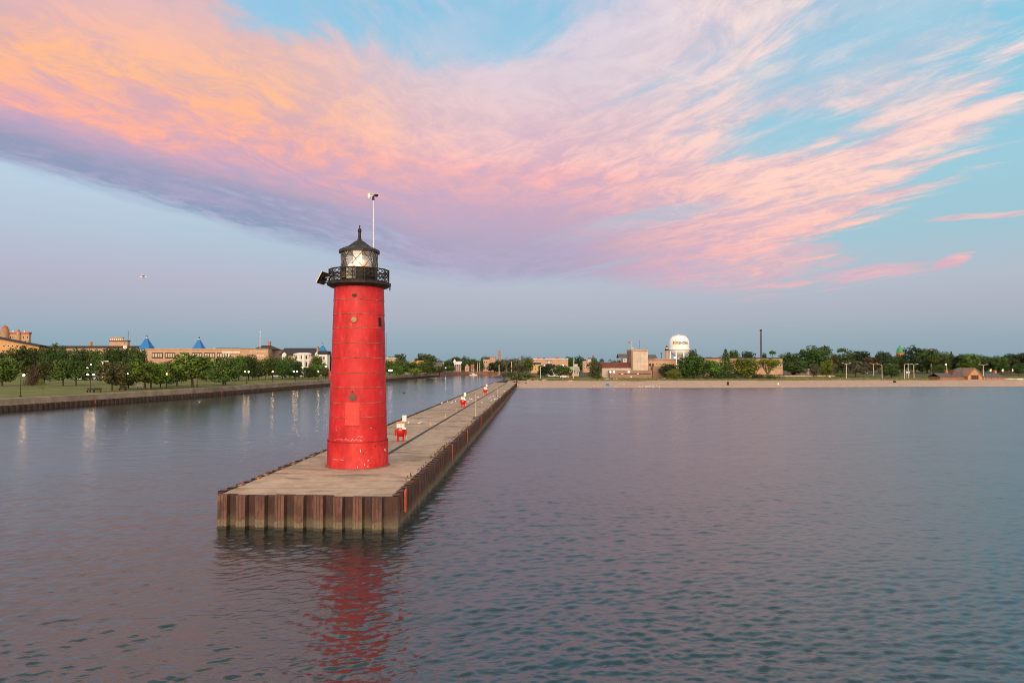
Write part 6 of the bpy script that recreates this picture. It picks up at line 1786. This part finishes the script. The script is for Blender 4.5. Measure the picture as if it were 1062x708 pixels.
for px, base, gy, arms, lab in ((22.3, 411.3, 389.0, (2.9,), 'leftmost park lamp, a single lit globe right of its post'), (94.5, 406.3, 388.2, (-2.9, 3.0), 'first double globe lamp from the left, with a dark bench at its foot'),
        (130.2, 404.2, 387.8, (-2.8, 2.8), 'second double globe lamp, in front of the low wide olive tree'), (173.2, 402.2, 387.6, (0,), 'single globe lamp right of the bright green spreading trees'),
        (205.0, 400.6, 386.7, (-2.2, 2.2), 'double globe lamp under the biggest bright green tree'), (234.3, 398.9, 386.0, (0,), 'single globe lamp by the dark upright tree'),
        (256.2, 397.4, 385.5, (-2, 2), 'double globe lamp left of the tall tan corner building'), (283.0, 396, 385.3, (0,), 'single globe lamp below the right face of the tan corner building'),
        (306.6, 395.2, 385.0, (-1.7, 1.7), 'double globe lamp in front of the inn'), (330.4, 394.6, 385.0, (0,), 'last single globe lamp before the lighthouse')):
    park_lamp(px, base, gy, arms, lab)
for px, gy, Y, lab in ((186.2, 383.2, 250, 'lit globe lamp inside the crowns left of the biggest bright tree'), (94.4, 378, 300, 'upper of two small distant globe lamps among dark trees'), (91.0, 381.2, 270, 'lower of two small distant globe lamps among dark trees'), (108.7, 378.2, 296, 'small distant globe lamp at the white T shaped frame'),
        (222.5, 383.4, 290, 'faint lamp inside the right half of the biggest bright tree'), (244, 382.9, 300, 'faint lamp left of the third group of trees'), (250.3, 383.2, 300, 'faint lamp above the double lamp by the corner building'), (275.6, 383, 300, 'small lamp under the tan corner building'),
        (297, 382.4, 310, 'small lamp among the trees before the inn'), (314, 381.4, 312, 'pale lamp below the white columned bay'), (338.2, 380.2, 320, 'small lamp above the small round tree by the kiosk'), (9, 377.7, 260, 'small lamp in the tree at the left edge'), (344.2, 379.9, 330, 'small lamp at the very left edge of the lighthouse'),
        (452.2, 381.6, 560, 'small violet lamp across the channel'), (462.2, 381.4, 560, 'white lamp left of the white pavilion'), (508.4, 380.8, 560, 'white lamp at the door of the tan block'), (565.2, 379.2, 420, 'violet white lamp by the dark tree left of the gabled house'), (584.0, 379.0, 400, 'violet white lamp at the top of the dense rounded tree')):
    park_lamp(px, None, gy, (0,), lab, .22 if Y < 350 else .4, M_GLOBE2 if px < 400 else M_LIT, Y, 'small distant lit lamps')
t = thing('lit_sign', 'wide lit violet white sign on posts right of the lighthouse', 'sign', (bx(405, 330), 330, gz(bx(405, 330), 330)))
z = bz(383.1, 330) - t.location.z
MB().bevbox(-.95, .95, -.10, .10, z - .85, z, .04).build('sign_panel', mat('lit_violet_panel', (.9, .8, 1), .4, 0, 1, emit=((.85, .55, 1.0), 1.6)), t)
for s_ in (-.7, .7): MB().box(s_ - .05, s_ + .05, -.05, .05, 0, z - .85).build('post', M_LBLK, t)

# ---------------------------------------------------------------- cars, benches
M_TYRE = mat('tyre_rubber', (.02, .02, .02), .85, .2, 4)
def car_proto(label, paint, loc, rz):
    t = thing('parked_car', label, 'car', loc, rz, 'cars parked in the distance')
    prof = [(-2.15, .35), (-2.2, .72), (-2.05, .95), (-1.25, 1.0), (1.0, .98), (2.05, .80), (2.2, .60), (2.15, .35)]
    MB().prism(prof, -.85, .85).build('body', paint, t)
    cb = [(-1.75, .98), (-1.35, 1.42), (.25, 1.45), (1.05, .97)]
    c = MB()
    c.add([(x, -.80, z) if z < 1.2 else (x, -.62, z) for x, z in cb] + [(x, .80, z) if z < 1.2 else (x, .62, z) for x, z in cb], [(0, 1, 2, 3), (7, 6, 5, 4), (0, 4, 5, 1), (1, 5, 6, 2), (2, 6, 7, 3)])
    c.build('windows', M_WIN, t)
    MB().bevbox(-1.3, .2, -.60, .60, 1.43, 1.48, .02).build('roof', paint, t)
    for x in (-1.35, 1.35):
        for s_ in (-1, 1): MB().tube((x, s_ * .70, .33), (x, s_ * .90, .33), .33, .33, 12).build('wheel', M_TYRE, t)
    for s_ in (-1, 1): MB().box(2.10, 2.19, s_ * .62 - .16, s_ * .62 + .16, .60, .74).build('headlight', M_LITE, t)
    return t
P = {n: mat('car_paint_' + n, c, .3, .03, 1) for n, c in (('white', (.72, .72, .72)), ('red', (.38, .02, .02)), ('dark', (.03, .03, .04)), ('silver', (.40, .41, .43)), ('blue', (.03, .06, .20)))}
for px, Y, col_, rz, lab in ((83.5, 262, 'white', 3, 'left of two white cars parked under the broad dark park trees'), (87.8, 264, 'white', 3, 'right of two white cars parked under the broad dark park trees'), (99, 268, 'silver', 3, 'silver car parked near the first double globe lamp'),
        (210.4, 275, 'red', 95, 'red car parked under the biggest bright green tree'), (216, 272, 'dark', 3, 'dark car parked right of the red car in the park'), (286.5, 330, 'silver', 5, 'silver car before the inn'), (293.4, 330, 'white', 5, 'white car left of the fourth double lamp'), (313.6, 335, 'white', 5, 'white car under the columned bay'),
        (585.2, 355, 'white', 0, 'white car parked at the top of the beach below the dense rounded tree'), (589.6, 356, 'red', 0, 'red car parked right of the white car above the beach'), (551.5, 380, 'red', 0, 'red car parked in front of the yellow wing'), (867, 385, 'dark', 92, 'dark car at the right end of the low brick wall'),
        (424.5, 430, 'silver', 8, 'silver car parked across the channel below the pink gable'), (460, 590, 'dark', 8, 'dark car at the far end of the channel wall')):
    x = bx(px, Y)
    car_proto(lab, P[col_], (x, Y, gz(x, Y)), R(rz))
def bench(px, base, label, m):
    Y = ground_hit(px, base); x = bx(px, Y)
    t = thing('park_bench', label, 'bench', (x, Y, gz(x, Y)), 0, 'benches in the park')
    MB().bevbox(-.9, .9, -.25, .25, .40, .48, .02).build('seat', m, t); MB().box(-.9, .9, .24, .30, .55, .92).build('backrest', m, t)
    for s_ in (-.75, .75): MB().box(s_ - .04, s_ + .04, -.22, .30, 0, .40).build('leg', m, t)
bench(94.8, 406.6, 'dark bench at the foot of the first double globe lamp', M_LBLK); bench(101.5, 406.4, 'dark bench just right of the first double globe lamp', M_LBLK); bench(128, 404.5, 'dark bench at the foot of the second double globe lamp', M_LBLK)
bench(146, 402.4, 'left of two pale benches under the bright green trees', M_LITE); bench(152.5, 402.7, 'right of two pale benches under the bright green trees', M_LITE)
t = thing('life_ring_box', 'white life ring box on the far seawall close to the lighthouse', 'box', (lerp_tab(LEFTBANK, 330) - 1.4, 330, gz(-72, 330) + .06))
MB().bevbox(-.4, .4, -.3, .3, 0, 1.7, .06).build('cabinet', M_WHITEB, t); MB().bevbox(-.45, .45, -.35, .35, 1.7, 1.8, .03).build('lid', M_LITE, t)

# ---------------------------------------------------------------- on the beach
def drum_(px, base, col_, label, h=1.0, r=.35):
    Y = ground_hit(px, base); x = bx(px, Y)
    t = thing('barrel', label, 'barrel', (x, Y, gz(x, Y)))
    MB().lathe([(r, 0), (r, h * .3), (r * 1.06, h * .33), (r, h * .36), (r, h * .64), (r * 1.06, h * .67), (r, h * .70), (r, h * .97), (r * .9, h)], 14).build('body', col_, t, True)
drum_(630, 400.2, bm('bright_blue_plastic', (.02, .22, .55)), 'bright blue barrel on the sand in front of the red roofed hall', 1.0, .62)
drum_(754.6, 399.2, M_BLACK, 'dark barrel on the sand below the tall spruce', 1.3, .45); drum_(806.5, 398.8, M_WHITEB, 'small white bin on the sand below the half bare tree', .7, .35); drum_(927.3, 396.6, M_BLACK, 'dark bin on the sand below the green dome', .8, .6)
drum_(860, 391.4, M_WHITEB, 'white bin beside the dark car at the low brick wall', .9, .4)
def rock(c, r, rnd, mb):
    n, m = 8, 5
    b = MB(); b.ball((0, 0, 0), 1, 1, 1, n, m)
    for v_ in b.v:
        q = Vector(v_) * rnd.uniform(.75, 1.12)
        mb.v.append((c[0] + q.x * r[0], c[1] + q.y * r[1], c[2] + q.z * r[2]))
    o = len(mb.v) - len(b.v); mb.f += [tuple(i + o for i in f) for f in b.f]
rnd = random.Random(12)
M_ROCK = bm('pale_broken_concrete', (.40, .32, .26), var=.25); M_DRIFT = bm('bleached_driftwood', (.46, .35, .27), var=.2, scale=1.5); M_DKROCK = bm('dark_wet_stone', (.10, .075, .06), var=.3)
for k, (px, py, w_, m, lab) in enumerate(((529, 393.5, 4, M_ROCK, 'broken concrete lump at the left of the pier root'), (536.5, 394.4, 5.5, M_ROCK, 'widest pale concrete slab at the pier root'), (541.5, 393.2, 5, M_ROCK, 'pale concrete slab right of the widest one'), (533.5, 396.2, 3, M_DKROCK, 'dark stone at the right edge of the pier root'),
        (538.5, 397.6, 2.4, M_DKROCK, 'dark stone on the sand by the pier'), (545.5, 397.4, 3, M_DKROCK, 'darkest stone on the sand right of the pier'), (523.5, 396.6, 1.2, M_DKROCK, 'small dark stone at the end of the pier deck'))):
    Y = ground_hit(px, py); x = bx(px, Y); r = w_ / 2 / F * Y
    mb = MB(); rock((0, 0, r * .16), (r, r * .7, r * .38), rnd, mb)
    o = mb.build('rock', m, None, False, (x, Y, max(gz(x, Y), DECK if px < 527 else -9))); tag(o, lab, 'rock')
for k, (px, py, w_, lab) in enumerate(((549, 395.2, 5, 'driftwood log at the left of the driftwood line'), (556.5, 395.4, 6, 'second bleached driftwood log from the pier'), (564.5, 395.0, 5, 'third bleached driftwood log, left of the street lamp'), (591.5, 395.6, 5, 'driftwood log below the red car'), (629.8, 393.6, 4.5, 'pale log in the dune grass before the red roofed hall'), (638.5, 393.4, 5, 'pale log right of its twin before the red roofed hall'), (689, 393.3, 2.4, 'short pale log left of the willow bush'))):
    Y = ground_hit(px, py); x = bx(px, Y); L = w_ / F * Y
    mb = MB().tube((-L / 2, 0, .22), (0, .2, .28), .30, .26, 8).tube((0, .2, .28), (L / 2, -.1, .22), .26, .16, 8).tube((L * .1, .15, .3), (L * .25, .6, .9), .10, .05, 6)
    tag(mb.build('driftwood_log', M_DRIFT, None, True, (x, Y, gz(x, Y))), lab, 'driftwood', 'driftwood logs at the top of the beach')
# birds resting on the sand
for px, py in ((663.5, 402.6), (666.5, 402.9), (670, 402.8), (672, 402.6), (674.3, 402.4), (677.5, 402.8), (680.6, 402.2), (683.6, 403.2), (646.8, 400.4)):
    Y = ground_hit(px, py); x = bx(px, Y)
    g = copy_tree(g0); g.location = (x, Y, gz(x, Y)); g.scale = (2.2, 2.2, 2.6); g.rotation_euler = (0, 0, rnd.uniform(0, 6))
    g['label'] = 'bird standing on the sand at the waterline before the utility building' if px > 650 else 'lone bird on the sand right of the blue barrel'; g['group'] = 'birds resting on the beach'
    pass
# shells, foam and litter on the sand
mb = MB(); rnd = random.Random(31)
for _ in range(420):
    x = 5 + 330 * rnd.random(); t_ = rnd.choice((rnd.uniform(3, 16), rnd.uniform(3, 60))); Y = shore(x) + t_; z = gz(x, Y)
    s_ = rnd.uniform(.08, .22)
    rock((x, Y, z + s_ * .2), (s_, s_ * .7, s_ * .4), rnd, mb)
tag(mb.build('beach_pebbles', M_LITE), 'pale pebbles and shells scattered along the sand', 'pebbles', kind='stuff')
